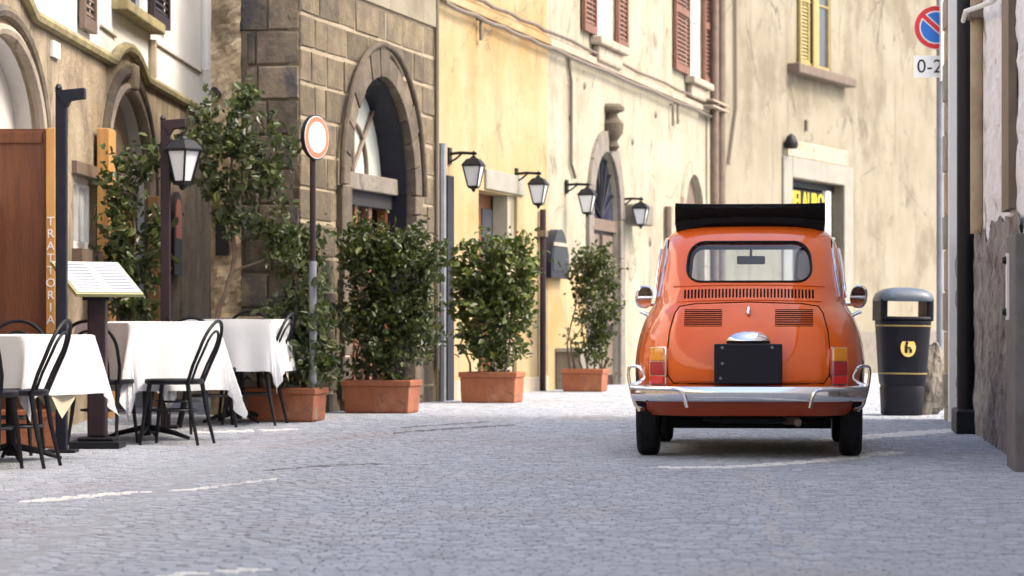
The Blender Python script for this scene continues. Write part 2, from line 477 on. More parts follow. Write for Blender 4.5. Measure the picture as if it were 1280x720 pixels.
for k, mb in groups.items():
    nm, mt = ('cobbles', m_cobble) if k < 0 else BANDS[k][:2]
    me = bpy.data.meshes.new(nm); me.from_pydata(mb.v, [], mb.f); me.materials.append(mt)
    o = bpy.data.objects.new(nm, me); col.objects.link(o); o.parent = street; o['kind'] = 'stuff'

# ------------------------------------------------------------------ wall frames
class Fr:
    """a wall standing on a line of the plan; local x runs along it, local y goes into the building"""
    def __init__(s, O, e):
        l = math.hypot(*e); s.O = O; s.e = (e[0] / l, e[1] / l); s.n = (-s.e[1], s.e[0])
        s.rz = math.atan2(s.e[1], s.e[0])
    def a(s, u, off=0.0):
        k = (u - CU) / FPX
        ox, oy = s.O[0] + off * s.n[0], s.O[1] + off * s.n[1]
        return (k * oy - ox) / (s.e[0] - k * s.e[1])
    def d(s, u, off=0.0):
        return s.O[1] + off * s.n[1] + s.a(u, off) * s.e[1]
    def z(s, u, v, off=0.0):
        return CH + (CV - v) / FPX * s.d(u, off)
    def p(s, u, v, off=0.0):
        return s.a(u, off), s.z(u, v, off)
    def w(s, a, b, z):
        return Vector((s.O[0] + a * s.e[0] + b * s.n[0], s.O[1] + a * s.e[1] + b * s.n[1], z))

def rect(a0, a1, z0, z1): return [(a0, z0), (a1, z0), (a1, z1), (a0, z1)]
def arch(c, r, z0, zs, rise=None, n=18):
    rise = r if rise is None else rise
    return [(c - r, z0), (c + r, z0)] + [(c + r * math.cos(PI * i / n), zs + rise * math.sin(PI * i / n)) for i in range(n + 1)]

def in_poly(p, poly):
    x, y = p; c = False; j = len(poly) - 1
    for i in range(len(poly)):
        xi, yi = poly[i]; xj, yj = poly[j]
        if (yi > y) != (yj > y) and x < (xj - xi) * (y - yi) / (yj - yi) + xi: c = not c
        j = i
    return c
def wall(root, name, outer, holes, mat, b0=0.0, t=0.4, hole_t=None):
    loops = [outer] + holes
    flat, ed = [], []
    for lp in loops:
        b = len(flat); flat += [Vector((p[0], p[1])) for p in lp]
        ed += [(b + i, b + (i + 1) % len(lp)) for i in range(len(lp))]
    r5 = delaunay_2d_cdt(flat, ed, [], 0, 1e-6)
    flat = [(p.x, p.y) for p in r5[0]]
    tri = []
    for f in r5[2]:
        c = (sum(flat[i][0] for i in f) / 3, sum(flat[i][1] for i in f) / 3)
        if in_poly(c, outer) and not any(in_poly(c, h) for h in holes): tri.append(tuple(f))
    mb = MB()
    mb.v = [(p[0], b0, p[1]) for p in flat]
    mb.f = [tuple(x) for x in tri]
    st = 0
    for k, lp in enumerate(loops):
        n = len(lp); b = len(mb.v)
        tt = t if k == 0 else (hole_t if hole_t is not None else t)
        mb.v += [(p[0], b0, p[1]) for p in lp] + [(p[0], b0 + tt, p[1]) for p in lp]
        mb.f += [(b + i, b + (i + 1) % n, b + n + (i + 1) % n, b + n + i) for i in range(n)]
    me = bpy.data.meshes.new(name); me.from_pydata(mb.v, [], mb.f); me.materials.append(mat)
    o = bpy.data.objects.new(name, me); col.objects.link(o); o.parent = root
    return o

def panel(root, name, poly, b0, b1, mat, bevel=0.0):
    return MB().prism(poly, b0, b1).build(name, mat, root, bevel=bevel)
def boxp(root, name, a0, a1, b0, b1, z0, z1, mat, bevel=0.0):
    return MB().box(a0, a1, b0, b1, z0, z1).build(name, mat, root, bevel=bevel)
def tubep(root, name, pts, r, mat, n=8):
    return MB().tube(pts, r, n).build(name, mat, root, smooth=True)

def shutter(root, a0, a1, b, z0, z1, mat):
    """louvred leaf folded back against the wall"""
    mb = MB(); f = 0.07
    for (x0, x1, y0, y1) in ((a0, a0 + f, z0, z1), (a1 - f, a1, z0, z1), (a0 + f, a1 - f, z0, z0 + 0.1), (a0 + f, a1 - f, z1 - 0.1, z1), (a0 + f, a1 - f, (z0 + z1) / 2 - 0.05, (z0 + z1) / 2 + 0.05)):
        mb.box(x0, x1, b - 0.045, b, y0, y1)
    s = mb.build('shutter', mat, root)
    lm = MB(); z = z0 + 0.12
    while z < z1 - 0.14:
        lm.add([(a0 + f, b - 0.034, z), (a1 - f, b - 0.034, z), (a1 - f, b - 0.008, z + 0.045), (a0 + f, b - 0.008, z + 0.045),
                (a0 + f, b - 0.028, z - 0.006), (a1 - f, b - 0.028, z - 0.006), (a1 - f, b - 0.002, z + 0.039), (a0 + f, b - 0.002, z + 0.039)],
               [(0, 1, 2, 3), (7, 6, 5, 4), (0, 4, 5, 1), (3, 2, 6, 7)])
        z += 0.06
    l = lm.build('louvre', mat, s); l['kind'] = 'stuff'
    return s

def casement(root, a0, a1, z0, z1, b, glass, frame, mull=1, bars=1):
    mb = MB(); f = 0.06
    mb.box(a0, a0 + f, b - 0.04, b + 0.02, z0, z1).box(a1 - f, a1, b - 0.04, b + 0.02, z0, z1)
    mb.box(a0 + f, a1 - f, b - 0.04, b + 0.02, z0, z0 + f).box(a0 + f, a1 - f, b - 0.04, b + 0.02, z1 - f, z1)
    w = MB.build(mb, 'window', frame, root)
    for i in range(mull + 1):
        for j in range(bars + 1):
            x0 = a0 + f + (a1 - a0 - 2 * f) * i / (mull + 1); x1 = a0 + f + (a1 - a0 - 2 * f) * (i + 1) / (mull + 1)
            y0 = z0 + f + (z1 - z0 - 2 * f) * j / (bars + 1); y1 = z0 + f + (z1 - z0 - 2 * f) * (j + 1) / (bars + 1)
            MB().box(x0 + 0.015, x1 - 0.015, b - 0.005, b + 0.004, y0 + 0.015, y1 - 0.015).build('pane', glass, w)
    bb = MB()
    for i in range(1, mull + 1):
        x = a0 + f + (a1 - a0 - 2 * f) * i / (mull + 1); bb.box(x - 0.02, x + 0.02, b - 0.035, b + 0.015, z0 + f, z1 - f)
    for j in range(1, bars + 1):
        y = z0 + f + (z1 - z0 - 2 * f) * j / (bars + 1); bb.box(a0 + f, a1 - f, b - 0.03, b + 0.012, y - 0.015, y + 0.015)
    bb.build('glazing_bar', frame, w)
    return w

# ------------------------------------------------------------------ restaurant building on the left
LF = Fr((-3.2, 30.0), (0.0294, 1.0))
lb = empty('restaurant_building', (LF.O[0], LF.O[1], 0), LF.rz, 'white plastered restaurant building with weathered stone ground floor and two arches', 'building')
A1C, A1R = LF.a(42) - 1.25, 1.25
A2C, A2R = (LF.a(122) + LF.a(180)) / 2, (LF.a(180) - LF.a(122)) / 2
ar1 = arch(A1C, A1R, -0.2, 1.95, 0.76)
ar2 = arch(A2C, A2R, -0.2, 1.9, 0.84)
wz0, wz1 = LF.z(100, 312), LF.z(100, 222)
win = rect(LF.a(84), LF.a(112), wz0, wz1)
up = rect(LF.a(142), LF.a(182), 3.5, 5.0)
up2 = rect(LF.a(60), LF.a(93), 3.3, 4.8)
wall(lb, 'wall', rect(-50, 5.0, -0.3, 6.5), [ar1, ar2, win, up, up2], m_white, 0.0, 0.45, 0.4)
def hood_top(zb, C, Rr, rise, zs, off):
    pts = []
    n = 22
    for i in range(n + 1):
        q = PI * (1 - i / n)
        x = C + (Rr + off) * math.cos(q); z = zs + (rise + off) * math.sin(q)
        if z > zb: pts.append((x, z))
    return pts
zb = 2.87
h1 = hood_top(zb, A1C, A1R, 0.76, 1.95, 0.40)
h2 = hood_top(zb, A2C, A2R, 0.84, 1.9, 0.36)
topline = [(-50, zb)] + h1 + h2 + [(5.0, zb)]
# keep clear of the plaster below by building the facing a little proud
fac = [(-50, -0.25), (5.0, -0.25)] + topline[::-1]
ar1f = arch(A1C, A1R + 0.004, -0.2, 1.95, 0.764); ar2f = arch(A2C, A2R + 0.004, -0.2, 1.9, 0.844)
wall(lb, 'stone_facing', fac, [ar1f, ar2f, rect(LF.a(84) - 0.004, LF.a(112) + 0.004, wz0 - 0.004, wz1 + 0.004)], m_tufa, -0.05, 0.048, 0.048)
MB().tube([(p[0], -0.07, p[1] + 0.02) for p in topline], 0.05, 8).build('string_course', m_moss, lb, smooth=True)
for (C, Rr, zs, ri) in ((A1C, A1R, 1.95, 0.76), (A2C, A2R, 1.9, 0.84)):
    ap = [(C + (Rr + 0.035) * math.cos(PI * i / 24), -0.06, zs + (ri + 0.035) * math.sin(PI * i / 24)) for i in range(25)]
    ap = [(C + Rr + 0.035, -0.06, 0.0)] + ap + [(C - Rr - 0.035, -0.06, 0.0)]
    MB().tube(ap, 0.045, 8).build('arch_moulding', m_trim, lb, smooth=True)
    ap = [(C + (Rr + 0.16) * math.cos(PI * i / 24), -0.06, zs + (ri + 0.16) * math.sin(PI * i / 24)) for i in range(25)]
    MB().tube(ap, 0.05, 8).build('arch_moulding', m_stone_dark, lb, smooth=True)
boxp(lb, 'keystone', A2C - 0.12, A2C + 0.1, -0.14, -0.02, 2.76, 2.98, m_tufa, 0.02)
# arch infills
panel(lb, 'tympanum', arch(A1C, A1R - 0.003, 1.55, 1.95, 0.755), 0.12, 0.18, M('grey arch plaster', (0.50, 0.47, 0.44), 0.9, (0.56, 0.52, 0.47), 2.0))
boxp(lb, 'door', A1C - A1R + 0.003, A1C + A1R - 0.003, 0.13, 0.18, -0.2, 1.55, m_wood_red)
panel(lb, 'tympanum', arch(A2C, A2R - 0.003, 1.93, 1.935, 0.80), 0.10, 0.16, M('arch plaster', (0.42, 0.35, 0.29), 0.9, (0.48, 0.41, 0.34), 2.0))
dd2 = boxp(lb, 'door', A2C - A2R + 0.003, A2C + A2R - 0.003, 0.12, 0.18, -0.2, 1.88, m_wood_red)
boxp(lb, 'door_lintel', A2C - A2R + 0.003, A2C + A2R - 0.003, 0.05, 0.17, 1.86, 1.93, m_trim)
for i in range(4):
    x0 = A2C - A2R + 0.1 + i * (2 * A2R - 0.1) / 4
    boxp(lb, 'door_panel', x0, x0 + (2 * A2R - 0.3) / 4, 0.09, 0.125, 0.1, 1.0, m_shade, 0.01)
sg = boxp(lb, 'sign_board', A2C - A2R + 0.15, A2C + A2R - 0.1, 0.045, 0.075, 1.42, 1.82, M('dark sign board', (0.12, 0.045, 0.03), 0.5))
text('sign_lettering', 'Bagino', 0.36, m_gold, sg, Matrix.Translation((A2C, 0.042, 1.6)) @ Matrix.Scale(1.7, 4, (1, 0, 0)))
# doorposts of bright wood
for u in (124, 187):
    a = LF.a(u, -0.07)
    boxp(lb, 'doorpost', a - 0.16, a + 0.16, -0.18, -0.08, -0.15, LF.z(u, 160 if u == 124 else 245, -0.1), m_wood_ochre, 0.006)
# window between the arches
casement(lb, LF.a(84) + 0.003, LF.a(112) - 0.003, wz0, wz1, 0.035, m_pane_light, m_white_paint, 1, 0)
boxp(lb, 'window_lintel', LF.a(84) - 0.08, LF.a(112) + 0.08, -0.09, -0.048, wz1 + 0.006, wz1 + 0.10, m_pipe_brown)
boxp(lb, 'window_sill', LF.a(84) - 0.08, LF.a(112) + 0.08, -0.13, -0.048, wz0 - 0.11, wz0 - 0.006, m_pipe_brown)
# upper windows
casement(lb, LF.a(142), LF.a(182), 3.5, 5.0, 0.05, m_pane, m_white_paint, 1, 1)
boxp(lb, 'window_sill', LF.a(139), LF.a(188), -0.14, -0.002, 3.40, 3.49, m_moss, 0.01)
shutter(lb, LF.a(184), LF.a(205), -0.02, 3.52, 5.0, m_plum)
casement(lb, LF.a(60), LF.a(93), 3.3, 4.8, 0.05, m_pane, m_white_paint, 1, 1)
shutter(lb, LF.a(96), LF.a(112), -0.02, 3.08, 4.8, m_pipe_brown)
tubep(lb, 'conduit', [(LF.a(186), -0.03, LF.z(186, 97)), (LF.a(186), -0.03, LF.z(186, 50))], 0.045, m_trim)
tubep(lb, 'conduit', [(LF.a(252), -0.04, LF.z(252, 88)), (LF.a(252), -0.04, 6.4)], 0.05, m_white_paint)
tubep(lb, 'cable', [(LF.a(194), -0.012, LF.z(194, 55)), (LF.a(250), -0.012, LF.z(250, 91))], 0.012, m_trim)
tubep(lb, 'cable', [(LF.a(124), -0.012, LF.z(124, 32)), (LF.a(143), -0.012, LF.z(143, 46))], 0.012, m_trim)
boxp(lb, 'wall_plate', LF.a(54), LF.a(63), -0.075, -0.052, LF.z(58, 72), LF.z(58, 52), m_white_paint)
# red arched notice by the terrace post
a0, a1 = LF.a(213, -0.06), LF.a(223, -0.06)
panel(lb, 'notice_board', arch((a0 + a1) / 2, (a1 - a0) / 2, LF.z(218, 345), LF.z(218, 275)), -0.10, -0.052, m_plum)
panel(lb, 'notice_face', arch((a0 + a1) / 2, (a1 - a0) / 2 - 0.07, LF.z(218, 300), LF.z(218, 275)), -0.106, -0.098, m_orange_red)

# ------------------------------------------------------------------ stone house on the corner
FF = Fr((-0.62, 27.3), (0.246, 1.0))
sb = empty('stone_house', (FF.O[0], FF.O[1], 0), FF.rz, 'brown stone block house with arched shop doorway at the corner', 'building')
CA0 = FF.a(375)
CA1 = FF.a(543)
AC, AI, AO, AZ = (FF.a(432) + FF.a(513)) / 2, (FF.a(513) - FF.a(432)) / 2, 1.25, 1.93
doorway = arch(AC, AI + 0.012, -0.3, AZ)
wall(sb, 'wall', rect(CA0 + 0.012, CA1, -0.3, 4.0), [doorway], m_mortar, 0.0, 0.6, 0.55)
side = Matrix(((0, 1, 0, CA0), (-1, 0, 0, 0), (0, 0, 1, 0), (0, 0, 0, 1)))
SB = 0.76
mb = MB().box(-SB, -0.002, 0.012, 0.3, -0.3, 4.0, side); mb.build('side_wall', m_mortar, sb)
MB().box(CA0 + 0.3, CA0 + 5, SB - 0.3, SB, -0.3, 4.0).build('back_wall', m_rubble, sb)
MB().box(CA0 - 0.12, CA1 - 0.005, -0.14, SB + 0.1, 4.0, 4.1).build('roof_slab', m_terra, sb)
rs = random.Random(11)
def front_stones():
    top = 3.56; h = 0.283
    zc = [top - h * i for i in range(14)]
    Rm = (AI + AO) / 2
    for i in range(13):
        z1, z0 = zc[i], max(zc[i + 1], -0.25)
        if z1 < -0.1: break
        z0 += rs.uniform(-0.012, 0.012) if i < 12 else 0
        x = CA0 - 0.016
        while x < CA1 - 0.06:
            w = rs.uniform(0.22, 0.74)
            if x + w > CA1 - 0.2: w = CA1 - x - 0.004
            q = 0.013
            x0, x1, y0, y1 = x + q, x + w - q, z0 + q, z1 - q
            x += w
            pr = rs.uniform(0.004, 0.014)
            # trim against the arch ring
            if y0 < AZ:
                lim = Rm
                if x0 > AC - lim and x1 < AC + lim: continue
                if x0 < AC - lim < x1: x1 = AC - lim
                if x0 < AC + lim < x1: x0 = AC + lim
                if x1 - x0 < 0.05: continue
                MB().cham(x0, x1, -pr, 0.1, y0, y1, 0.010).jitter(0.007, rs).build('stone_block', m_stone, sb)
            else:
                xs_ = [x0 + (x1 - x0) * k / 6 for k in range(7)]
                low = [max(y0, AZ + math.sqrt(max(0, Rm * Rm - (a - AC) ** 2))) if abs(a - AC) < Rm else y0 for a in xs_]
                keep = [(a, l) for a, l in zip(xs_, low) if l < y1 - 0.01]
                if len(keep) < 2: continue
                if all(abs(l - y0) < 1e-6 for _, l in keep) and len(keep) == 7:
                    MB().cham(x0, x1, -pr, 0.1, y0, y1, 0.010).jitter(0.007, rs).build('stone_block', m_stone, sb)
                else:
                    poly = keep + [(keep[-1][0], y1), (keep[0][0], y1)]
                    MB().prism(poly, -pr, 0.1).build('stone_block', m_stone, sb)
front_stones()
def side_stones():
    top = 7.4; h = 0.283; z1 = 3.56 + h * 1.5
    while z1 > -0.1:
        z0 = max(z1 - h, -0.25)
        b = 0.004; tot = 0.50
        cut = rs.uniform(0.16, 0.40)
        for (x0, x1) in ((0.002, cut), (cut, tot + rs.uniform(-0.05, 0.04))):
            pr = rs.uniform(0.004, 0.022)
            MB().cham(-x1 + 0.008, -x0 - 0.006, -pr, 0.1, z0 + 0.009, z1 - 0.009, 0.010, side).jitter(0.007, rs).build('stone_block', m_stone_dark, sb)
        z1 -= h
side_stones()
def rough_patch(name, x0, x1, z0, z1, b, amp, mat, parent, step=0.04, M4=None, seed=0.0, fx=3.0, hole=None, zj=0.0):
    nx = max(2, int((x1 - x0) / step)); nz_ = max(2, int((z1 - z0) / step))
    vs, fs = [], []
    for j in range(nz_ + 1):
        for i in range(nx + 1):
            x = x0 + (x1 - x0) * i / nx; z = z0 + (z1 - z0) * j / nz_
            if zj and j >= nz_ - 1: z += zj * noise.noise(Vector((x * 1.7, seed, 3)))
            dsp = amp * (noise.fractal(Vector((x * fx, seed, z * fx)), 0.8, 2.0, 5))
            vs.append((x, b - abs(dsp), z))
    n = nx + 1
    fs = [(j * n + i, j * n + i + 1, (j + 1) * n + i + 1, (j + 1) * n + i) for j in range(nz_) for i in range(nx)]
    mb = MB(); mb.add(vs, fs, M4)
    o = mb.build(name, mat, parent, smooth=False)
    return o
rough_patch('rubble_facing', -SB, -0.50, -0.25, 3.98, -0.01, 0.05, m_rubble, sb, 0.03, side, 2.0, 4.0)
MB().box(-SB + 0.05, -0.60, -0.05, 0.02, 1.30, 1.62, side).build('blocked_opening', m_dark, sb)
MB().box(-SB + 0.02, -0.56, -0.075, -0.0, 1.62, 1.72, side).build('lintel', m_vous, sb, bevel=0.01)
MB().box(-SB + 0.12, -0.46, -0.06, 0.01, 0.30, 0.74, side).build('cellar_opening', m_dark, sb)
MB().box(-SB + 0.04, -0.20, -0.07, 0.0, 0.74, 0.80, side).build('lintel', m_mortar, sb, bevel=0.01)
MB().tube([side @ Vector((-0.70, -0.02, 2.62)), side @ Vector((-0.66, -0.22, 2.64))], 0.03, 8).build('iron_hook', m_black, sb, smooth=True)
# plaster above the stonework
wall(sb, 'upper_plaster', rect(CA0 + 1.1, CA1, 3.575, 3.98), [], m_cream2, -0.03, 0.03)
# arch of cut stones
nv = 13
for i in range(nv):
    q0, q1 = PI * i / nv + 0.006, PI * (i + 1) / nv - 0.006
    ro = AO + rs.uniform(-0.05, 0.03)
    poly = [(AC + r * math.cos(q), AZ + r * math.sin(q)) for r, q in ((AI, q0), (AI, (q0 + q1) / 2), (AI, q1), (ro, q1), (ro, (q0 + q1) / 2), (ro, q0))]
    MB().prism(poly, -0.045 - rs.uniform(0, 0.02), 0.12).build('voussoir', m_vous, sb, bevel=0.006)
for s in (-1, 1):
    z = -0.25
    while z < AZ - 0.05:
        h = rs.uniform(0.26, 0.44); z1 = min(z + h, AZ - 0.006)
        if AZ - z1 < 0.14: z1 = AZ - 0.006
        x0, x1 = sorted((AC + s * AI, AC + s * (AO + rs.uniform(-0.05, 0.05))))
        MB().cham(x0, x1, -0.05 - rs.uniform(0, 0.02), 0.12, z + 0.008, z1 - 0.004, 0.008).build('jamb_stone', m_vous, sb)
        z = z1 + 0.004
hp = [(AC + (AO + 0.05) * math.cos(PI * i / 30), -0.06, AZ + (AO + 0.05) * math.sin(PI * i / 30)) for i in range(31)]
MB().tube(hp, 0.028, 8).build('hood_mould', m_vous, sb, smooth=True)
# dark timber lining of the doorway
for i in range(16):
    q0, q1 = PI * i / 16, PI * (i + 1) / 16
    poly = [(AC + r * math.cos(q), AZ + r * math.sin(q)) for r, q in ((AI - 0.004, q0), (AI - 0.004, q1), (AI - 0.03, q1), (AI - 0.03, q0))]
    MB().prism(poly, 0.03, 0.54).build('lining_board', m_navy, sb)
for s in (-1, 1):
    x0, x1 = sorted((AC + s * (AI - 0.004), AC + s * (AI - 0.03)))
    MB().box(x0, x1, 0.03, 0.54, -0.2, AZ - 0.002).build('lining_board', m_navy, sb)
# doorway infill: fanlight, transom, shop front
GB = 0.27
fan = [p for p in arch(AC, AI - 0.005, 2.05, AZ) if p[1] >= AZ + 0.1]
fl = panel(sb, 'fanlight', [(AC - AI + 0.02, 2.08), (AC + AI - 0.02, 2.08)] + fan, GB, GB + 0.02, m_frost)
for i in (0.28, 0.5, 0.72):
    q = PI * i
    MB().tube([(AC, GB - 0.02, 2.1), (AC + (AI - 0.02) * math.cos(q), GB - 0.02, AZ + (AI - 0.02) * math.sin(q))], 0.022, 6).build('glazing_bar', m_pipe_brown, fl)
MB().tube([(AC + 0.45 * math.cos(PI * i / 14), GB - 0.02, 2.1 + 0.45 * math.sin(PI * i / 14)) for i in range(15)], 0.018, 6).build('glazing_bar', m_pipe_brown, fl)
boxp(sb, 'transom', AC - AI + 0.003, AC + AI - 0.003, GB - 0.16, GB + 0.03, 1.93, 2.08, m_rock, 0.01)
boxp(sb, 'transom', AC - AI + 0.003, AC + AI - 0.003, GB - 0.10, GB + 0.03, 1.80, 1.926, m_dark)
for a, mt in ((AC - AI + 0.05, m_wood_red), (AC - 0.02, m_wood_red), (AC + 0.42, m_shutter), (AC + AI - 0.06, m_wood_red)):
    boxp(sb, 'door_frame', a - 0.05, a + 0.05, GB - 0.06, GB + 0.02, -0.2, 1.80, mt)
boxp(sb, 'shop_window', AC - AI + 0.1, AC - 0.07, GB, GB + 0.012, 0.9, 1.80, m_glass)
boxp(sb, 'shop_window', AC + 0.03, AC + 0.37, GB, GB + 0.012, 0.1, 1.80, m_glass)
boxp(sb, 'stall_riser', AC - AI + 0.1, AC - 0.07, GB - 0.02, GB + 0.23, -0.2, 0.9, m_trim)
MB().box(AC - AI - 0.3, AC + AI + 0.3, 0.66, 0.70, -0.2, 3.2).build('shop_back_wall', m_dark, sb)
MB().box(AC - AI - 0.3, AC + AI + 0.3, 0.56, 0.66, 2.95, 3.0).build('shop_ceiling', m_dark, sb)
boxp(sb, 'shelf', AC - AI + 0.1, AC - 0.07, GB + 0.02, GB + 0.23, 0.90, 0.94, m_trim)
bottle = MB().lathe([(0.037, 0), (0.038, 0.17), (0.03, 0.2), (0.014, 0.225), (0.013, 0.28), (0.016, 0.29)], 10)
bmesh_ = bottle.build('wine_bottle', M('pale label glass', (0.35, 0.27, 0.14), 0.3), None, smooth=True)
for i in range(7):
    o = bmesh_ if i == 0 else bmesh_.copy()
    if i: col.objects.link(o)
    o.location = FF.w(AC - AI + 0.2 + i * 0.105, GB + 0.10 + 0.03 * (i % 2), 0.942)
    o.scale = (1, 1, 0.9 + 0.15 * ((i * 7) % 3) / 2)
    tag(o, 'small wine bottle standing on the shelf behind the arched shop window', 'bottle', 'bottles in the shop window')
tubep(sb, 'cable', [(CA1 - 0.03, -0.035, 3.98), (CA1 - 0.03, -0.035, 0.3)], 0.022, m_cable)
tubep(sb, 'downpipe', [(CA1 + 0.06, -0.06, FF.z(548, 180)), (CA1 + 0.06, -0.06, -0.15)], 0.04, m_pipe_grey)

# ------------------------------------------------------------------ ochre house and cream house along the same line
yh = empty('ochre_house', (FF.O[0], FF.O[1], 0), FF.rz, 'ochre yellow plastered house with a grey lintelled doorway behind a hedge', 'building')
YA1 = FF.a(683)
d0, d1 = FF.a(597), FF.a(645)
dz = FF.z(597, 237)
wall(yh, 'wall', rect(CA1 + 0.004, YA1, -0.3, 7.5), [rect(d0, d1, -0.2, dz)], m_yellow, -0.01, 0.5, 0.35)
boxp(yh, 'lintel', FF.a(604), FF.a(652), -0.04, -0.008, dz + 0.02, FF.z(604, 211), m_trim_grey, 0.008)
boxp(yh, 'door', d0, d1, 0.20, 0.26, -0.2, dz, m_wood_red)
boxp(yh, 'door_glass', d0 + 0.12, (d0 + d1) / 2 - 0.1, 0.185, 0.202, 0.8, dz - 0.15, m_pane)
boxp(yh, 'door_glass', (d0 + d1) / 2 + 0.1, d1 - 0.12, 0.185, 0.202, 0.8, dz - 0.15, m_pane)
boxp(yh, 'plaster_return', d1 - 0.30, d1 - 0.002, 0.02, 0.18, -0.2, dz - 0.002, m_cream)
MB().box(FF.a(551), FF.a(559), -0.07, -0.012, -0.1, FF.z(555, 220)).build('gap_shadow_strip', m_navy, yh)  # dark strip standing in for the shadow in the gap here
# plinth stones
boxp(yh, 'plinth', d1 + 0.02, YA1 - 0.02, -0.035, -0.008, -0.25, 0.16, m_trim, 0.01)
boxp(yh, 'plinth', CA1 + 0.35, d0 - 0.05, -0.035, -0.008, -0.25, 0.18, m_trim, 0.01)
ch = empty('cream_house', (FF.O[0], FF.O[1], 0), FF.rz, 'cream plastered house with red brown shutters and a dark arched door', 'building')
CE = FF.a(902)
n0, n1 = FF.a(738), FF.a(772); NC, NR = (n0 + n1) / 2, (n1 - n0) / 2
NZ = FF.z(755, 190) - NR
s0, s1 = FF.a(852), FF.a(877); SC, SR = (s0 + s1) / 2, (s1 - s0) / 2
SZ = FF.z(864, 218) - SR
def wn_rect(ul, ur, v): return rect(FF.a(ul), FF.a(ur), FF.z(ul, v), FF.z(ul, v) + 1.7)
w1 = wn_rect(741, 767, 43); w2 = wn_rect(858, 876, 93)
wall(ch, 'wall', rect(YA1 + 0.003, CE, -0.6, 8.0), [arch(NC, NR, -0.4, NZ), arch(SC, SR, -0.4, SZ), w1, w2], m_cream, 0.0, 0.5, 0.3)
wall(ch, 'painted_dado', rect(YA1 + 0.003, n0 - 0.32, -0.5, 1.32), [], m_yellow, -0.014, 0.013)
for w_, (ul, ur) in ((w1, (725, 780)), (w2, (840, 892))):
    casement(ch, w_[0][0] + 0.002, w_[1][0] - 0.002, w_[0][1] + 0.002, w_[2][1] - 0.002, 0.06, m_pane_light, m_white_paint, 1, 1)
    shutter(ch, FF.a(ul), w_[0][0] - 0.02, -0.02, w_[0][1] - 0.02, w_[2][1], m_shutter)
    shutter(ch, w_[1][0] + 0.02, FF.a(ur), -0.02, w_[0][1] - 0.02, w_[2][1], m_shutter)
    boxp(ch, 'window_sill', w_[0][0] - 0.2, w_[1][0] + 0.25, -0.16, -0.002, w_[0][1] - 0.13, w_[0][1] - 0.03, m_trim, 0.02)
    boxp(ch, 'sill_bracket', w_[0][0] - 0.05, w_[1][0] + 0.1, -0.10, -0.002, w_[0][1] - 0.32, w_[0][1] - 0.131, m_trim, 0.03)
# string course and cables along both houses
for rt, x0, x1 in ((yh, CA1 + 0.1, YA1 - 0.002), (ch, YA1 + 0.005, CE - 0.2)):
    boxp(rt, 'string_course', x0, x1, -0.06, -0.004 if rt is ch else -0.014, 3.86, 3.95, m_trim if rt is ch else m_yellow, 0.012)
    tubep(rt, 'cable', [(x0 + (x1 - x0) * i / 12, -0.08, 3.83 - 0.02 * math.sin(PI * (i % 3) / 3)) for i in range(13)], 0.022, m_cable)
    tubep(rt, 'cable', [(x0 + (x1 - x0) * i / 12, -0.07, 4.0 + 0.012 * math.sin(i * 2.1)) for i in range(13)], 0.02, m_pipe_brown)
tubep(ch, 'cable', [(FF.a(706), -0.03, 3.9), (FF.a(711), -0.03, 3.55), (FF.a(711), -0.03, 2.6), (FF.a(716), -0.03, FF.z(716, 222))], 0.02, m_cable)
for rt, u, v in ((yh, 594, 23), (ch, 836, 130), (ch, 842, 128)):
    a = FF.a(u)
    tubep(rt, 'iron_hook', [(a, -0.01, FF.z(u, v)), (a, -0.06, FF.z(u, v) - 0.02), (a, -0.06, FF.z(u, v + 27)), (a + 0.1, -0.06, FF.z(u, v + 22))], 0.018, m_cable)
# dark arched door of the cream house
def arch_ring(root, C, r0, r1, z0, zs, mat, b=-0.05, n=9):
    for i in range(n):
        q0, q1 = PI * i / n + 0.005, PI * (i + 1) / n - 0.005
        poly = [(C + r * math.cos(q), zs + r * math.sin(q)) for r, q in ((r0, q0), (r0, (q0 + q1) / 2), (r0, q1), (r1, q1), (r1, (q0 + q1) / 2), (r1, q0))]
        MB().prism(poly, b, -0.001).build('voussoir', mat, root, bevel=0.006)
    for s in (-1, 1):
        x0, x1 = sorted((C + s * r0, C + s * r1))
        k = 5
        for j in range(k):
            MB().cham(x0, x1, b, -0.001, z0 + (zs - z0) * j / k + 0.004, z0 + (zs - z0) * (j + 1) / k - 0.004, 0.008).build('jamb_stone', mat, root)
arch_ring(ch, NC, NR, NR + 0.26, -0.4, NZ, m_rock)
panel(ch, 'fanlight', arch(NC, NR - 0.004, NZ - 0.02, NZ), 0.06, 0.08, m_pane_blue)
for i in range(1, 8):
    q = PI * i / 8
    MB().tube([(NC, 0.04, NZ), (NC + (NR - 0.03) * math.cos(q), 0.04, NZ + (NR - 0.03) * math.sin(q))], 0.015, 6).build('fan_bar', m_black, ch)
boxp(ch, 'transom', n0 + 0.002, n1 - 0.002, 0.01, 0.10, NZ - 0.16, NZ - 0.02, m_pipe_brown)
for k in range(2):
    x0 = n0 + 0.004 + k * NR; x1 = x0 + NR - 0.008
    dr = boxp(ch, 'door_leaf', x0, x1, 0.06, 0.12, -0.4, NZ - 0.162, m_plum)
    for j in range(3):
        boxp(ch, 'door_panel', x0 + 0.1, x1 - 0.1, 0.04, 0.065, 0.1 + j * 0.62, 0.6 + j * 0.62, m_pipe_brown, 0.01)
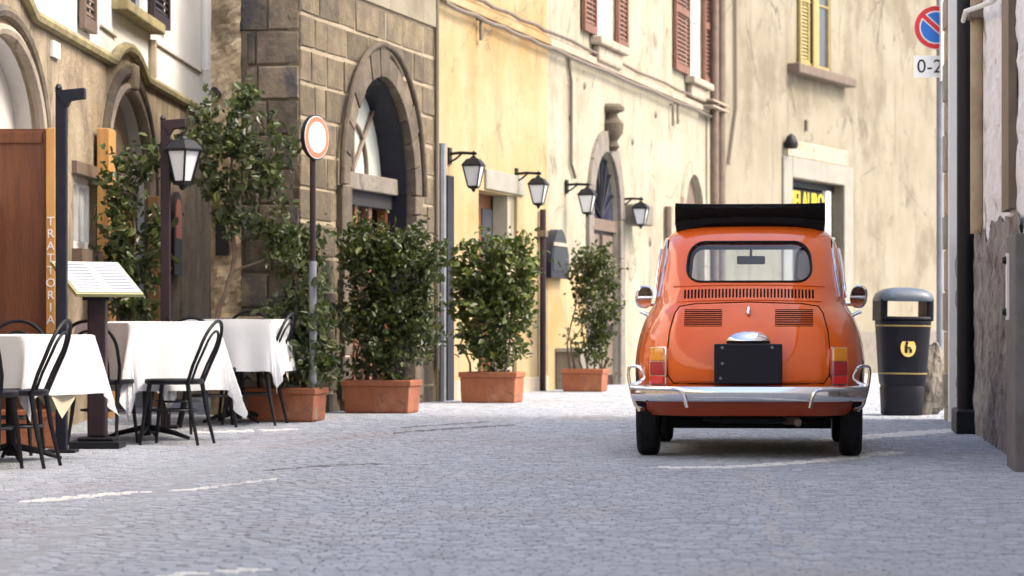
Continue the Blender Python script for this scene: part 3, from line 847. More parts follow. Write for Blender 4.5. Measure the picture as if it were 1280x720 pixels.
# carved keystone ornament above it
orn = MB().lathe([(0.06, 0), (0.11, 0.05), (0.08, 0.12), (0.15, 0.22), (0.16, 0.34), (0.09, 0.42), (0.08, 0.46), (0.17, 0.5), (0.17, 0.54), (0.12, 0.58)], 14,
                 Matrix.Translation((NC + 0.15, -0.05, NZ + NR + 0.02)))
orn.build('keystone_ornament', m_vous, ch, smooth=True)
arch_ring(ch, SC, SR, SR + 0.2, -0.4, SZ, m_trim, n=7)
panel(ch, 'door', arch(SC, SR - 0.004, -0.4, SZ), 0.06, 0.12, m_pipe_brown)
# arched showcase on the wall
a0, a1 = FF.a(676), FF.a(699)
q = arch((a0 + a1) / 2, (a1 - a0) / 2, FF.z(688, 348), FF.z(688, 287) - (a1 - a0) / 2)
case = empty('wall_showcase', FF.w((a0 + a1) / 2, -0.06, FF.z(688, 348)), FF.rz, 'dark grey arched glass showcase fixed on the wall between ochre and cream houses', 'showcase')
cx, cz = (a0 + a1) / 2, FF.z(688, 348)
q = [(x - cx, z - cz) for x, z in q]
MB().prism(q, -0.06, 0.06 - 0.015).build('case', m_navy, case)
q2 = [(x * 0.8, 0.08 + z * 0.86) for x, z in q]
MB().prism(q2, -0.066, -0.058).build('case_glass', m_pane, case)
MB().box(-(a1 - a0) * 0.4, (a1 - a0) * 0.4, -0.075, -0.06, 0.36, 0.40).build('case_bar', m_trim, case)
# pipes
tubep(yh, 'downpipe', [(FF.a(672), -0.06, FF.z(672, 262)), (FF.a(672), -0.06, -0.1)], 0.036, m_plum)
boxp(yh, 'pipe_collar', FF.a(672) - 0.06, FF.a(672) + 0.06, -0.105, -0.012, FF.z(672, 296), FF.z(672, 288), m_pipe_brown)
tubep(ch, 'downpipe', [(FF.a(830), -0.06, FF.z(830, 258)), (FF.a(830), -0.06, FF.z(830, 300))], 0.05, m_pipe_brown)
boxp(ch, 'meter_box', FF.a(778), FF.a(790), -0.28, -0.002, FF.z(784, 282), FF.z(784, 256), m_rock, 0.02)
for u, r_ in ((893, 0.07), (901, 0.075)):
    a = FF.a(u, -0.12)
    tubep(ch, 'downpipe', [(a, -0.12, 7.8), (a, -0.12, -0.4)], r_, m_pipe_brown, 10)
for v in (133, 140):
    boxp(ch, 'pipe_bracket', FF.a(884, -0.12), FF.a(904, -0.12), -0.21, -0.03, FF.z(895, v + 2), FF.z(895, v), m_trim)
for (u, v, r_) in ((730, 107, 0.05), (712, 148, 0.04), (790, 177, 0.05), (812, 302, 0.08), (819, 143, 0.06)):
    MB().lathe([(r_, -0.001), (r_ * 0.7, 0.02), (0.01, 0.03)], 8, Matrix.Translation((FF.a(u), 0, FF.z(u, v))) @ Matrix.Rotation(R(90), 4, 'X')).build('wall_anchor', m_cable, ch)
# grey service box at the foot of the wall
ub = empty('service_box', FF.w(FF.a(706), -0.16, 0), FF.rz, 'grey service box on the wall foot behind the smallest planter', 'utility box')
MB().box(-0.55, 0.55, -0.15, 0.14, -0.05, 0.42).build('cabinet', m_rock, ub, bevel=0.01)
MB().box(-0.58, 0.58, -0.17, 0.14, 0.42, 0.47).build('lid', m_trim_grey, ub, bevel=0.008)

# ------------------------------------------------------------------ house closing the bend
BF = Fr((3.26, 43.0), (0.431, 1.0))
bh = empty('bend_house', (BF.O[0], BF.O[1], 0), BF.rz, 'beige plastered house across the bend with ochre shutters and stone shop doorway', 'building')
b0_, b1_ = BF.a(988), BF.a(1053)
bz = BF.z(988, 222)
bw = rect(BF.a(1008), BF.a(1038), BF.z(1000, 80), BF.z(1000, 80) + 2.2)
wall(bh, 'wall', rect(BF.a(880), BF.a(1500), -0.8, 10), [rect(b0_, b1_, -0.5, bz), bw], m_cream2, 0.0, 0.5, 0.7)
for nm, x0, x1, z0, z1 in (('door_surround', BF.a(977), b0_ - 0.003, -0.5, bz + 0.34), ('door_surround', b1_ + 0.003, BF.a(1064), -0.5, bz + 0.34), ('lintel', b0_ - 0.002, b1_ + 0.002, bz + 0.004, bz + 0.34)):
    boxp(bh, nm, x0, x1, -0.05 if nm == 'lintel' else -0.045, -0.002, z0, z1, m_trim_grey, 0.015)
boxp(bh, 'lintel_cap', BF.a(983), BF.a(1058), -0.03, -0.002, bz + 0.345, bz + 0.62, m_trim, 0.02)
boxp(bh, 'shop_back', b0_, b1_, 0.36, 0.40, -0.5, bz, m_dark)
boxp(bh, 'shop_frame', b0_ + 0.02, b1_ - 0.02, 0.14, 0.2, bz - 0.12, bz - 0.01, m_bin)
bs = boxp(bh, 'sign_board', b0_ + 0.05, BF.a(1029, 0.1), 0.12, 0.16, bz - 0.54, bz - 0.16, m_bin)
text('sign_lettering', 'MELAURO', 0.46, m_sign_yellow, bs, Matrix.Translation((BF.a(1009, 0.1), 0.115, bz - 0.36)) @ Matrix.Scale(0.95, 4, (1, 0, 0)))
boxp(bh, 'shop_frame', BF.a(1031, 0.1), BF.a(1037, 0.1), 0.08, 0.14, -0.5, bz - 0.12, m_white_paint)
casement(bh, bw[0][0] + 0.003, bw[1][0] - 0.003, bw[0][1] + 0.003, bw[2][1] - 0.003, 0.05, m_pane, m_shutter_y, 1, 1)
shutter(bh, BF.a(996), bw[0][0] - 0.01, -0.02, bw[0][1] - 0.02, bw[2][1], m_shutter_y)
boxp(bh, 'inner_shutter', BF.a(1015), BF.a(1022), -0.03, 0.0, bw[0][1] + 0.01, bw[2][1] - 0.01, m_shutter_y)
boxp(bh, 'window_sill', BF.a(984), BF.a(1056), -0.22, -0.002, bw[0][1] - 0.2, bw[0][1] - 0.04, m_pipe_brown, 0.02)
for x0, x1 in ((BF.a(905), BF.a(977) - 0.01), (BF.a(1064) + 0.01, BF.a(1500))):
    boxp(bh, 'dado', x0, x1, -0.04, -0.002, -0.8, 0.60, m_rock, 0.01)
tubep(bh, 'cable', [(BF.a(915), -0.04, 9.5), (BF.a(917), -0.04, BF.z(917, 135)), (BF.a(908), -0.04, BF.z(908, 205))], 0.025, m_cable)
MB().lathe([(0.1, 0), (0.12, 0.08), (0.07, 0.2), (0.02, 0.24)], 10, Matrix.Translation((BF.a(980), -0.12, BF.z(980, 186)))).build('wall_lamp', m_black, bh, smooth=True)
tubep(bh, 'cable', [(BF.a(1006), -0.03, BF.z(1006, 164)), (BF.a(1006), -0.03, BF.z(1006, 150))], 0.03, m_cable)

# ------------------------------------------------------------------ house on the right
RF = Fr((2.8, 15.7), (-0.108, -1.0))
rh = empty('roadside_house', (RF.O[0], RF.O[1], 0), RF.rz, 'old house wall of rough grey stone below and peeling white plaster above', 'building')
ra0 = RF.a(1199)
MB().box(ra0, 38.0, 0.02, 0.6, -0.3, 6.0).build('wall', m_rough, rh)
rough_patch('rough_base', ra0 + 0.03, 0.9, -0.2, 1.34, -0.005, 0.04, m_rough, rh, 0.04, None, 5.0, 3.0, zj=0.12)
rough_patch('plaster', ra0 + 0.02, 1.6, 1.18, 6.0, 0.012, 0.028, m_peel, rh, 0.045, None, 8.0, 3.5)
rough_patch('plaster', 1.6, 38.0, -0.2, 6.0, 0.0, 0.03, m_peel, rh, 0.15, None, 8.0, 3.5)
boxp(rh, 'roof_coping', ra0 - 0.1, 38.0, -0.18, 0.6, 6.0, 6.12, m_terra)
# quoin strip at its far end
q0, q1 = RF.a(1183, -0.06), RF.a(1199, -0.06)
z = -0.2; k = 0
mq = [m_trim, m_cream, m_pipe_tan, m_trim]
while z < 5.9:
    h = 0.22 + 0.12 * rs.random()
    MB().cham(ra0 - 0.34, ra0 - 0.004, -0.10 - 0.012 * (k % 2), 0.5, z, min(z + h, 5.95) - 0.006, 0.01).build('quoin', mq[k % 4], rh)
    z += h; k += 1
boxp(rh, 'sunlit_quoin_edge', ra0 - 0.003, ra0 + 0.12, -0.085, 0.4, -0.15, 5.95, m_white_paint, 0.01)  # white colour stands in for sunlight on the corner edge
a = RF.a(1207, -0.07)
tubep(rh, 'downpipe', [(a, -0.07, 5.98), (a, -0.07, 0.12)], 0.06, m_black, 10)
boxp(rh, 'pipe_foot', a - 0.35, a + 0.35, -0.15, 0.03, -0.1, 0.16, m_bin, 0.015)
a = RF.a(1221, -0.05)
tubep(rh, 'downpipe', [(a, -0.05, 5.98), (a, -0.05, RF.z(1221, 292, -0.05))], 0.042, m_pipe_tan, 10)
boxp(rh, 'pipe_collar', a - 0.10, a + 0.10, -0.105, 0.0, RF.z(1221, 24, -0.05), RF.z(1221, 12, -0.05), m_pipe_brown)
tubep(rh, 'cable', [(RF.a(1204, -0.13), -0.13, RF.z(1204, 26, -0.13)), (RF.a(1207, -0.14), -0.14, RF.z(1207, 14, -0.14)), (RF.a(1222, -0.12), -0.12, RF.z(1222, 9, -0.12)), (RF.a(1240, -0.08), -0.08, RF.z(1240, 2, -0.08)), (RF.a(1256, -0.05), -0.05, RF.z(1256, -14, -0.05))], 0.016, m_white_paint)
boxp(rh, 'timber_strip', RF.a(1262), RF.a(1271), -0.045, 0.0, RF.z(1268, 262), 5.8, m_pipe_brown)
pa = RF.a(1270, -0.06)
boxp(rh, 'gate_post', pa - 0.10, pa + 0.5, -0.10, 0.0, -0.15, RF.z(1270, 295, -0.06), M('grey painted board', (0.11, 0.105, 0.105), 0.7, (0.15, 0.14, 0.14), 8), 0.008)
boxp(rh, 'white_plate', pa - 0.02, pa + 0.09, -0.112, -0.10, RF.z(1272, 400, -0.06), RF.z(1272, 316, -0.06), m_white_paint)
for v in (390, 325):
    MB().lathe([(0.022, 0), (0.015, 0.02)], 8, Matrix.Translation((pa + 0.03, -0.112, RF.z(1272, v, -0.06))) @ Matrix.Rotation(R(90), 4, 'X')).build('bolt', m_black, rh)

# ------------------------------------------------------------------ lanterns
def sq(prof, mat=None, n=4):
    return (MB().lathe(prof, n, (mat or Matrix.Identity(4)) @ Matrix.Rotation(R(45) if n == 4 else 0, 4, 'Z')))
def lantern_body(root, M4, k=1.0, n=4, hang=0.05):
    """tapered lantern hanging below the origin of M4"""
    S = M4 @ Matrix.Scale(k, 4)
    cap = MB().lathe([(0.03, -hang), (0.045, -hang - 0.02), (0.10, -hang - 0.035), (0.165, -hang - 0.10), (0.165, -hang - 0.115), (0.13, -hang - 0.118)], n, S @ Matrix.Rotation(R(45), 4, 'Z'))
    c = cap.build('lamp_cap', m_black, root)
    z0, z1 = -hang - 0.12, -hang - 0.35
    MB().lathe([(0.138, z0), (0.072, z1)], n, S @ Matrix.Rotation(R(45), 4, 'Z')).build('lamp_glass', m_lampglass, root)
    f = MB()
    for i in range(n):
        q = R(45) + 2 * PI * i / n
        f.tube([S @ Vector((0.145 * math.cos(q), 0.145 * math.sin(q), z0)), S @ Vector((0.077 * math.cos(q), 0.077 * math.sin(q), z1))], 0.009 * k, 6)
    f.lathe([(0.145, z0), (0.15, z0 + 0.012), (0.12, z0 + 0.013)], n, S @ Matrix.Rotation(R(45), 4, 'Z'))
    f.lathe([(0.082, z1 + 0.006), (0.08, z1 - 0.018), (0.03, z1 - 0.03), (0.02, z1 - 0.055), (0.006, z1 - 0.065)], n, S @ Matrix.Rotation(R(45), 4, 'Z'))
    f.build('lamp_frame', m_black, root)
    MB().tube([S @ Vector((0, 0, 0)), S @ Vector((0, 0, -hang - 0.03))], 0.012 * k, 6).build('hanger', m_black, root)

OFF = -0.26
for (u, v, lab) in ((592, 192, 'black wall lantern beside the grey lintel of the ochre house'),
                    (673, 217, 'black wall lantern above the brown downpipe and arched showcase'),
                    (734, 231, 'black wall lantern in front of the dark arched door'),
                    (801, 249, 'black wall lantern next to the projecting meter box on the cream wall')):
    a = FF.a(u, OFF); zz = FF.z(u, v, OFF)
    r_ = empty('wall_lantern', FF.w(a, 0, zz), FF.rz, lab, 'wall lamp', 'lanterns along the facade')
    MB().box(-0.05, 0.05, -0.03, -0.012, -0.10, 0.06).build('wall_plate', m_black, r_)
    b = MB().tube([(0, -0.015, 0), (0, -0.12, 0.01), (0, OFF - 0.03, 0.0)], 0.015, 8)
    b.tube([(0, -0.02, -0.08), (0, -0.08, -0.05), (0, -0.14, 0.0)], 0.010, 6)
    b.lathe([(0.004, 0.0), (0.02, 0.012), (0.004, 0.03)], 8, Matrix.Translation((0, OFF, 0)))
    b.build('bracket', m_black, r_, smooth=True)
    lantern_body(r_, Matrix.Translation((0, OFF, 0)), 0.84, 4, 0.03)

# ------------------------------------------------------------------ terrace posts
def terrace_post(u, vtop, d, lab, m):
    x = (u - CU) / FPX * d; zt = CH + (CV - vtop) / FPX * d; zg = g(x, d)
    r_ = empty('terrace_post', (x, d, zg), 0, lab, 'post', 'terrace posts')
    h = zt - zg
    MB().box(-0.036, 0.036, -0.036, 0.036, 0, h - 0.02).build('post', m, r_, bevel=0.008)
    MB().box(-0.1, 0.1, -0.1, 0.1, 0.0, 0.02).build('foot_plate', m_black, r_, bevel=0.004)
    arm = MB().prism([(-0.04, h - 0.02), (0.035, h - 0.13), (0.06, h - 0.085), (0.155, h - 0.07), (0.155, h - 0.0), (-0.04, h - 0.0 - 0.02)], -0.042, 0.042)
    arm.build('head_bracket', m, r_, bevel=0.006)
    MB().lathe([(0.02, 0), (0.025, 0.015), (0.012, 0.04)], 8, Matrix.Translation((-0.02, 0, h - 0.015))).build('finial', m, r_)
    return r_, h
tp1, _ = terrace_post(77, 110, 18.3, 'navy terrace post with bare head bracket beside the red brown screen', m_navy)
tp2, h2_ = terrace_post(207, 148, 21.4, 'dark plum terrace post that carries the hanging lantern', m_plum)
hl = empty('hanging_lantern', (tp2.location.x + 0.128, 21.4, tp2.location.z + h2_ - 0.075), 0, 'black lantern with milky glass hanging from the plum terrace post', 'lantern')
MB().tube([(0.0, 0, 0.0), (0.015, 0, -0.03), (-0.01, 0, -0.06), (0.0, 0, -0.09)], 0.008, 6).build('hook', m_black, hl)
lantern_body(hl, Matrix.Translation((0, 0, -0.03)), 1.0, 6, 0.03)

# ------------------------------------------------------------------ screen at the restaurant door
ds = 19.35
sx1 = (58 - CU) / FPX * ds
zt = CH + (CV - 161) / FPX * ds
scr = empty('wooden_screen', (sx1, ds, g(sx1, ds)), 0, 'tall red brown wooden screen with lettered ochre edge post behind the tables', 'screen')
zz = zt - g(sx1, ds)
MB().box(-0.95, 0, 0, 0.04, 0.02, zz).build('panel', m_wood_red, scr)
for x0, x1, z0, z1 in ((-0.93, -0.03, zz - 0.10, zz - 0.02), (-0.93, -0.03, 0.05, 0.14)):
    MB().box(x0, x1, -0.012, 0.0, z0, z1).build('rail', m_wood_red, scr, bevel=0.004)
ep = MB().box(0.002, 0.066, -0.03, 0.07, 0.0, zz + 0.005).build('edge_post', m_wood_ochre, scr, bevel=0.004)
text('lettering', 'TRATTORIA', 0.085, m_white_paint, ep, Matrix.Translation((0.034, -0.031, zz - 0.60)), 0.002, True)

# ------------------------------------------------------------------ menu stand
mx, md, mg = ground_at(122, 560)
ms = empty('menu_stand', (mx, md, mg), 0, 'menu stand with slanted white board on a thick plum post', 'menu stand')
MB().box(-0.17, 0.17, -0.17, 0.17, 0, 0.05).box(-0.12, 0.12, -0.12, 0.12, 0.05, 0.075).build('base', m_black, ms, bevel=0.008)
MB().box(-0.062, 0.062, -0.062, 0.062, 0.075, 1.03).build('post', m_plum, ms, bevel=0.012)
MB().box(-0.09, 0.09, -0.09, 0.09, 1.0, 1.03).build('cap', m_black, ms)
TM = Matrix.Translation((0.0, 0, 1.155)) @ Matrix.Rotation(R(40), 4, 'Z') @ Matrix.Rotation(R(34), 4, 'X')
bd = MB().box(-0.265, 0.265, -0.20, 0.20, -0.028, 0.0, TM).build('board', m_rim_green, ms, bevel=0.004)
pp = MB().box(-0.25, 0.25, -0.187, 0.187, 0.001, 0.005, TM).build('menu_sheet', m_paper, ms)
ln = MB()
for i in range(9):
    y = 0.15 - i * 0.036
    for s in (-1, 1):
        L_ = 0.16 + 0.05 * rs.random()
        ln.box(s * 0.125 - L_ / 2, s * 0.125 + L_ / 2, y - 0.005, y + 0.004, 0.0052, 0.0062, TM)
ln.build('menu_print', m_print, pp)
MB().prism([(-0.07, 1.03), (0.07, 1.03), (0.05, 1.12), (-0.05, 1.12)], -0.04, 0.04).build('bracket', m_black, ms)

# ------------------------------------------------------------------ bentwood chairs
def make_chair():
    r_ = empty('bentwood_chair')
    zs = 0.45
    seat = MB().lathe([(0.19, zs - 0.03), (0.205, zs - 0.02), (0.205, zs + 0.0), (0.195, zs + 0.008), (0.165, zs + 0.003), (0.02, zs - 0.004)], 28)
    seat.build('seat', m_black, r_, smooth=True)
    MB().tube([(0.165 * math.cos(2 * PI * i / 24), 0.165 * math.sin(2 * PI * i / 24), 0.24) for i in range(24)], 0.009, 6, closed=True).build('leg_ring', m_black, r_, smooth=True)
    for s in (-1, 1):
        MB().tube([(s * 0.13, 0.13, zs - 0.02), (s * 0.15, 0.16, 0.25), (s * 0.17, 0.19, 0.0)], [0.017, 0.015, 0.011], 8).build('leg', m_black, r_, smooth=True)
        MB().tube([(s * 0.155, -0.15, zs - 0.0), (s * 0.165, -0.18, 0.25), (s * 0.18, -0.235, 0.0)], [0.017, 0.015, 0.011], 8).build('leg', m_black, r_, smooth=True)
    def hoop(w, zt, z0, lean, n=18):
        P = []
        zm = zt - w
        P.append((w * 0.86, -0.155, z0))
        P.append((w * 0.98, -0.165 - lean * (0.4 * (zm - z0) / (zt - z0)), z0 + (zm - z0) * 0.5))
        for i in range(n + 1):
            q = PI * i / n
            z = zm + w * math.sin(q); P.append((w * math.cos(q), -0.165 - lean * ((z - z0) / (zt - z0)), z))
        P.append((-w * 0.98, -0.165 - lean * (0.4 * (zm - z0) / (zt - z0)), z0 + (zm - z0) * 0.5))
        P.append((-w * 0.86, -0.155, z0))
        return P
    MB().tube(hoop(0.195, 0.86, zs - 0.02, 0.16), 0.0125, 8).build('back_hoop', m_black, r_, smooth=True)
    MB().tube(hoop(0.11, 0.79, zs - 0.02, 0.145), 0.0095, 8).build('inner_hoop', m_black, r_, smooth=True)
    return r_
chair0 = make_chair()
chairs = [
    # x, d, facing (deg), label
    (-2.93, 16.45, 84, 'black bentwood chair at the right side of the table by the red brown screen'),
    ((12 - CU) / FPX * 18.0, 18.0, 180, 'black bentwood chair behind the table by the red brown screen, only its hoop showing'),
    ((-22 - CU) / FPX * 16.1, 16.1, -10, 'black bentwood chair pushed in at the street side of the table by the screen'),
    ((131 - CU) / FPX * 19.55, 19.55, -14, 'black bentwood chair standing right behind the menu stand post'),
    (-2.36, 19.55, 78, 'black bentwood chair at the middle table, its back towards the street'),
    ((222 - CU) / FPX * 20.85, 20.85, 168, 'black bentwood chair behind the middle table, facing the street'),
    ((262 - CU) / FPX * 21.5, 21.5, -80, 'black bentwood chair tucked between the middle table and the corner table'),
    (-2.02, 21.75, 80, 'black bentwood chair at the corner table nearest to the terracotta planter'),
    ((305 - CU) / FPX * 22.45, 22.45, 176, 'black bentwood chair behind the corner table against the stone house'),
]
for i, (x, d, rz, lab) in enumerate(chairs):
    c = chair0 if i == 0 else copy_tree(chair0)
    c.location = (x, d, g(x, d)); c.rotation_euler = (0, 0, R(rz))
    tag(c, lab, 'chair', 'bentwood chairs on the terrace')

# ------------------------------------------------------------------ tables and cloths
def cloth_mesh(S, rot, h, top, seed, spread=0.16, n=56, thick=0.003, lift=0.0):
    rr = random.Random(seed)
    ph = [rr.uniform(0, 6.28) for _ in range(6)]
    vs = []
    c, s_ = math.cos(rot), math.sin(rot)
    for j in range(n + 1):
        for i in range(n + 1):
            a = S * (i / n - 0.5); b = S * (j / n - 0.5)
            x, y = a * c - b * s_, a * s_ + b * c
            qx, qy = max(-h, min(h, x)), max(-h, min(h, y))
            ov = math.hypot(x - qx, y - qy)
            if ov < 1e-6:
                vs.append((x, y, top + lift + 0.002 * math.sin(9 * x + ph[0]) * math.sin(8 * y + ph[1])))
            else:
                dx, dy = (x - qx) / ov, (y - qy) / ov
                al = qx * dy * 14 - qy * dx * 14 + math.atan2(dy, dx) * 5
                wv = 0.5 + 0.5 * math.sin(al + ph[2]) * math.cos(0.6 * al + ph[3])
                out = min(ov, 0.014) + spread * max(0, ov - 0.014) * (0.35 + 0.9 * wv) * (1 + 0.8 * abs(2 * dx * dy))
                drop = max(0.0, ov - 0.010) * (0.985 - 0.02 * wv)
                sw = 0.03 * ov * math.sin(5 * (x + y) + ph[4])
                vs.append((qx + dx * out - dy * sw, qy + dy * out + dx * sw, top + lift - drop))
    m_ = n + 1
    A = np.array(vs).reshape(m_, m_, 3)
    hang = (A[:, :, 2] < top + lift - 0.012)[:, :, None]
    for _ in range(5):
        B = np.pad(A, ((1, 1), (1, 1), (0, 0)), mode='edge')
        avg = (B[:-2, 1:-1] + B[2:, 1:-1] + B[1:-1, :-2] + B[1:-1, 2:]) / 4
        A = np.where(hang, 0.45 * A + 0.55 * avg, A)
    vs = [tuple(p) for p in A.reshape(-1, 3).tolist()]
    fs = [(j * m_ + i, j * m_ + i + 1, (j + 1) * m_ + i + 1, (j + 1) * m_ + i) for j in range(n) for i in range(n)]
    mb = MB(); mb.v = vs; mb.f = fs
    return mb
def make_table(h):
    r_ = empty('terrace_table')
    MB().box(-0.345, 0.345, -0.345, 0.345, h - 0.03, h).build('table_top', m_pipe_brown, r_)
    MB().lathe([(0.03, 0.03), (0.035, 0.3), (0.03, h - 0.06), (0.08, h - 0.03)], 12).build('pedestal', m_black, r_, smooth=True)
    for k in range(4):
        q = PI / 4 + k * PI / 2
        MB().tube([(0.02 * math.cos(q), 0.02 * math.sin(q), 0.09), (0.2 * math.cos(q), 0.2 * math.sin(q), 0.05), (0.31 * math.cos(q), 0.31 * math.sin(q), 0.012)], [0.022, 0.018, 0.012], 8).build('foot', m_black, r_, smooth=True)
    return r_
tabs = [
    ((14 - CU) / FPX * 17.2, 17.2, -25, 0.765, 0, 'by the red brown wooden screen', 1.52),
    ((184 - CU) / FPX * 20.15, 20.15, 40, 0.84, 0, 'in the middle, behind the menu stand', 1.78),
    ((298 - CU) / FPX * 21.95, 21.95, -10, 0.80, 0, 'at the corner next to the stone house', 1.60),
]
for i, (x, d, rz, h, cr, where, S) in enumerate(tabs):
    z0 = g(x, d)
    t_ = make_table(h)
    t_.location = (x, d, z0); t_.rotation_euler = (0, 0, R(rz))
    tag(t_, 'pedestal terrace table under white cloth ' + where, 'table', 'terrace tables')
    u_ = cloth_mesh(1.26, R(44), 0.352, h + 0.003, 20 + i, 0.10).build('under_cloth', m_cloth_cream, None, smooth=True)
    u_.location = (x, d, z0); u_.rotation_euler = (0, 0, R(rz))
    tag(u_, 'cream under cloth on the table ' + where, 'tablecloth')
    c_ = cloth_mesh(S, R(cr), 0.362, h + 0.010, 40 + i, 0.17).build('tablecloth', m_cloth, None, smooth=True)
    c_.location = (x, d, z0); c_.rotation_euler = (0, 0, R(rz))
    tag(c_, 'white tablecloth hanging in points over the table ' + where, 'tablecloth')

# ------------------------------------------------------------------ planters and shrubs
def make_planter(name, W, D, H, corner, rz, lab, group='terracotta planters'):
    """corner = ground point of the street-side right bottom corner"""
    c, s_ = math.cos(rz), math.sin(rz)
    lx, ly = W / 2 * 0.92, -D / 2 * 0.92
    x = corner[0] - (lx * c - ly * s_); y = corner[1] - (lx * s_ + ly * c)
    r_ = empty(name, (x, y, g(x, y)), rz, lab, 'planter', group)
    def ring(w, d, z): return [(-w / 2, -d / 2, z), (w / 2, -d / 2, z), (w / 2, d / 2, z), (-w / 2, d / 2, z)]
    secs = [ring(W * 0.90, D * 0.88, 0.0), ring(W * 0.92, D * 0.92, 0.02), ring(W * 0.96, D * 0.95, H - 0.045)]
    inn = [ring(W * 0.90, D * 0.84, H - 0.005), ring(W * 0.86, D * 0.80, 0.05)]
    v = sum(secs, []); f = [(3, 2, 1, 0)]
    for k in range(2):
        f += [(4 * k + i, 4 * k + (i + 1) % 4, 4 * k + 4 + (i + 1) % 4, 4 * k + 4 + i) for i in range(4)]
    f += [(8, 9, 10, 11)]
    MB().add(v, f).build('pot', m_terra, r_, bevel=0.008)
    rm = MB()
    o = ring(W, D, H - 0.05) + ring(W * 1.01, D * 1.01, H - 0.008) + ring(W * 0.99, D * 0.99, H) + ring(W * 0.90, D * 0.86, H) + ring(W * 0.90, D * 0.86, H - 0.05)
    ff = []
    for k in range(4):
        ff += [(4 * k + i, 4 * k + (i + 1) % 4, 4 * k + 4 + (i + 1) % 4, 4 * k + 4 + i) for i in range(4)]
    ff += [(16 + i, 16 + (i + 1) % 4, (i + 1) % 4, i) for i in range(4)]
    rm.add(o, ff).build('rim', m_terra, r_, bevel=0.005)
    MB().box(-W * 0.449, W * 0.449, -D * 0.428, D * 0.428, H - 0.09, H - 0.03).build('soil', m_soil, r_)
    return r_

def leaves(P, size, seed, up=0.25):
    rg = np.random.RandomState(seed)
    n = len(P)
    nrm = rg.normal(size=(n, 3)); nrm[:, 2] += up * 2.0; nrm[:, 1] -= 0.3
    nrm /= np.linalg.norm(nrm, axis=1)[:, None]
    t = rg.normal(size=(n, 3)); t[:, 2] -= 0.35
    t -= nrm * (t * nrm).sum(1)[:, None]; t /= np.linalg.norm(t, axis=1)[:, None]
    b = np.cross(nrm, t)
    l = size * (0.5 + 0.95 * rg.rand(n) ** 1.3)[:, None]; w = l * (0.24 + 0.08 * rg.rand(n))[:, None]
    f = 0.35 * w
    V = np.stack([P - t * l * 0.5, P - t * l * 0.15 + b * w + nrm * f, P + t * l * 0.2 + b * w * 0.85 + nrm * f, P + t * l * 0.5 - nrm * l * 0.08,
                  P + t * l * 0.2 - b * w * 0.85 + nrm * f, P - t * l * 0.15 - b * w + nrm * f], 1)
    F = []
    V = V.reshape(-1, 3)
    for i in range(n):
        k = 6 * i
        F.append((k, k + 1, k + 2, k + 3)); F.append((k, k + 3, k + 4, k + 5))
    return V, F

def shrub(name, root_uv, d, clumps, size, seed, mat, lab, cat='shrub', stems=(), n_per=1.0, base=None, depth=0.22, group=None, gap=0.55):
    """clumps: (u, v, ru, rv, count) around depth d; each is an uneven cloud of leaf sprays"""
    rg = np.random.RandomState(seed)
    s = FPX / d
    if base is None:
        base = Vector(((root_uv[0] - CU) / s, d, CH + (CV - root_uv[1]) / s))
    r_ = empty(name, base, 0, lab, cat, group)
    pts = []
    for (u, v, ru, rv, cnt) in clumps:
        c = np.array([(u - CU) / s, d, CH + (CV - v) / s])
        nsp = max(4, int(cnt / 26))
        # sprays: small bunches of leaves, denser towards the outside
        for _ in range(nsp):
            q = rg.normal(size=3); q /= np.linalg.norm(q)
            rad = gap + (1.05 - gap) * rg.rand() ** 0.6
            if rg.rand() < 0.35: rad *= rg.rand()
            ctr = c + q * rad * np.array([ru / s, depth, rv / s])
            k = int(26 * n_per * (0.6 + 0.8 * rg.rand()))
            dirv = q * 0.6 + np.array([0, -0.1, 0.5]); dirv /= np.linalg.norm(dirv)
            tt = rg.rand(k)[:, None] * 0.17 - 0.05
            pts.append(ctr + dirv * tt + rg.normal(size=(k, 3)) * 0.042)
    # a few young shoots that leave the outline
    for _ in range(max(3, len(clumps) * 2)):
        u, v, ru, rv, cnt = clumps[rg.randint(len(clumps))]
        q = rg.normal(size=3) * np.array([1, 0.5, 0.7]) + np.array([0, 0, 0.6]); q /= np.linalg.norm(q)
        st_ = np.array([(u - CU) / s, d, CH + (CV - v) / s]) + q * np.array([ru / s, depth, rv / s])
        k = rg.randint(8, 16)
        tt = np.linspace(-0.08, 0.10 + 0.10 * rg.rand(), k)[:, None]
        pts.append(st_ + q * tt + rg.normal(size=(k, 3)) * 0.016)
    P = np.concatenate(pts) - np.array(base)
    V, F = leaves(P, size, seed)
    me = bpy.data.meshes.new('foliage'); me.from_pydata(V.tolist(), [], F); me.materials.append(mat)
    o = bpy.data.objects.new('foliage', me); col.objects.link(o); o.parent = r_
    o['kind'] = 'stuff'
    for st in stems:
        pp = []; rr = []
        for (u, v, dd, r0) in st:
            pp.append(Vector(((u - CU) / FPX * (d + dd), d + dd, CH + (CV - v) / FPX * (d + dd))) - Vector(base)); rr.append(r0)
        # bend the stem a little between its points
        P2, R2 = [], []
        for a_, b_, ra, rb in zip(pp[:-1], pp[1:], rr[:-1], rr[1:]):
            for k in range(4):
                t = k / 4
                P2.append(a_.lerp(b_, t) + Vector((rg.normal() * 0.008, rg.normal() * 0.008, 0)) * (1 if k else 0)); R2.append(ra + (rb - ra) * t)
        P2.append(pp[-1]); R2.append(rr[-1])
        MB().tube(P2, R2, 7).build('stem', m_bark, r_, smooth=True)
    return r_

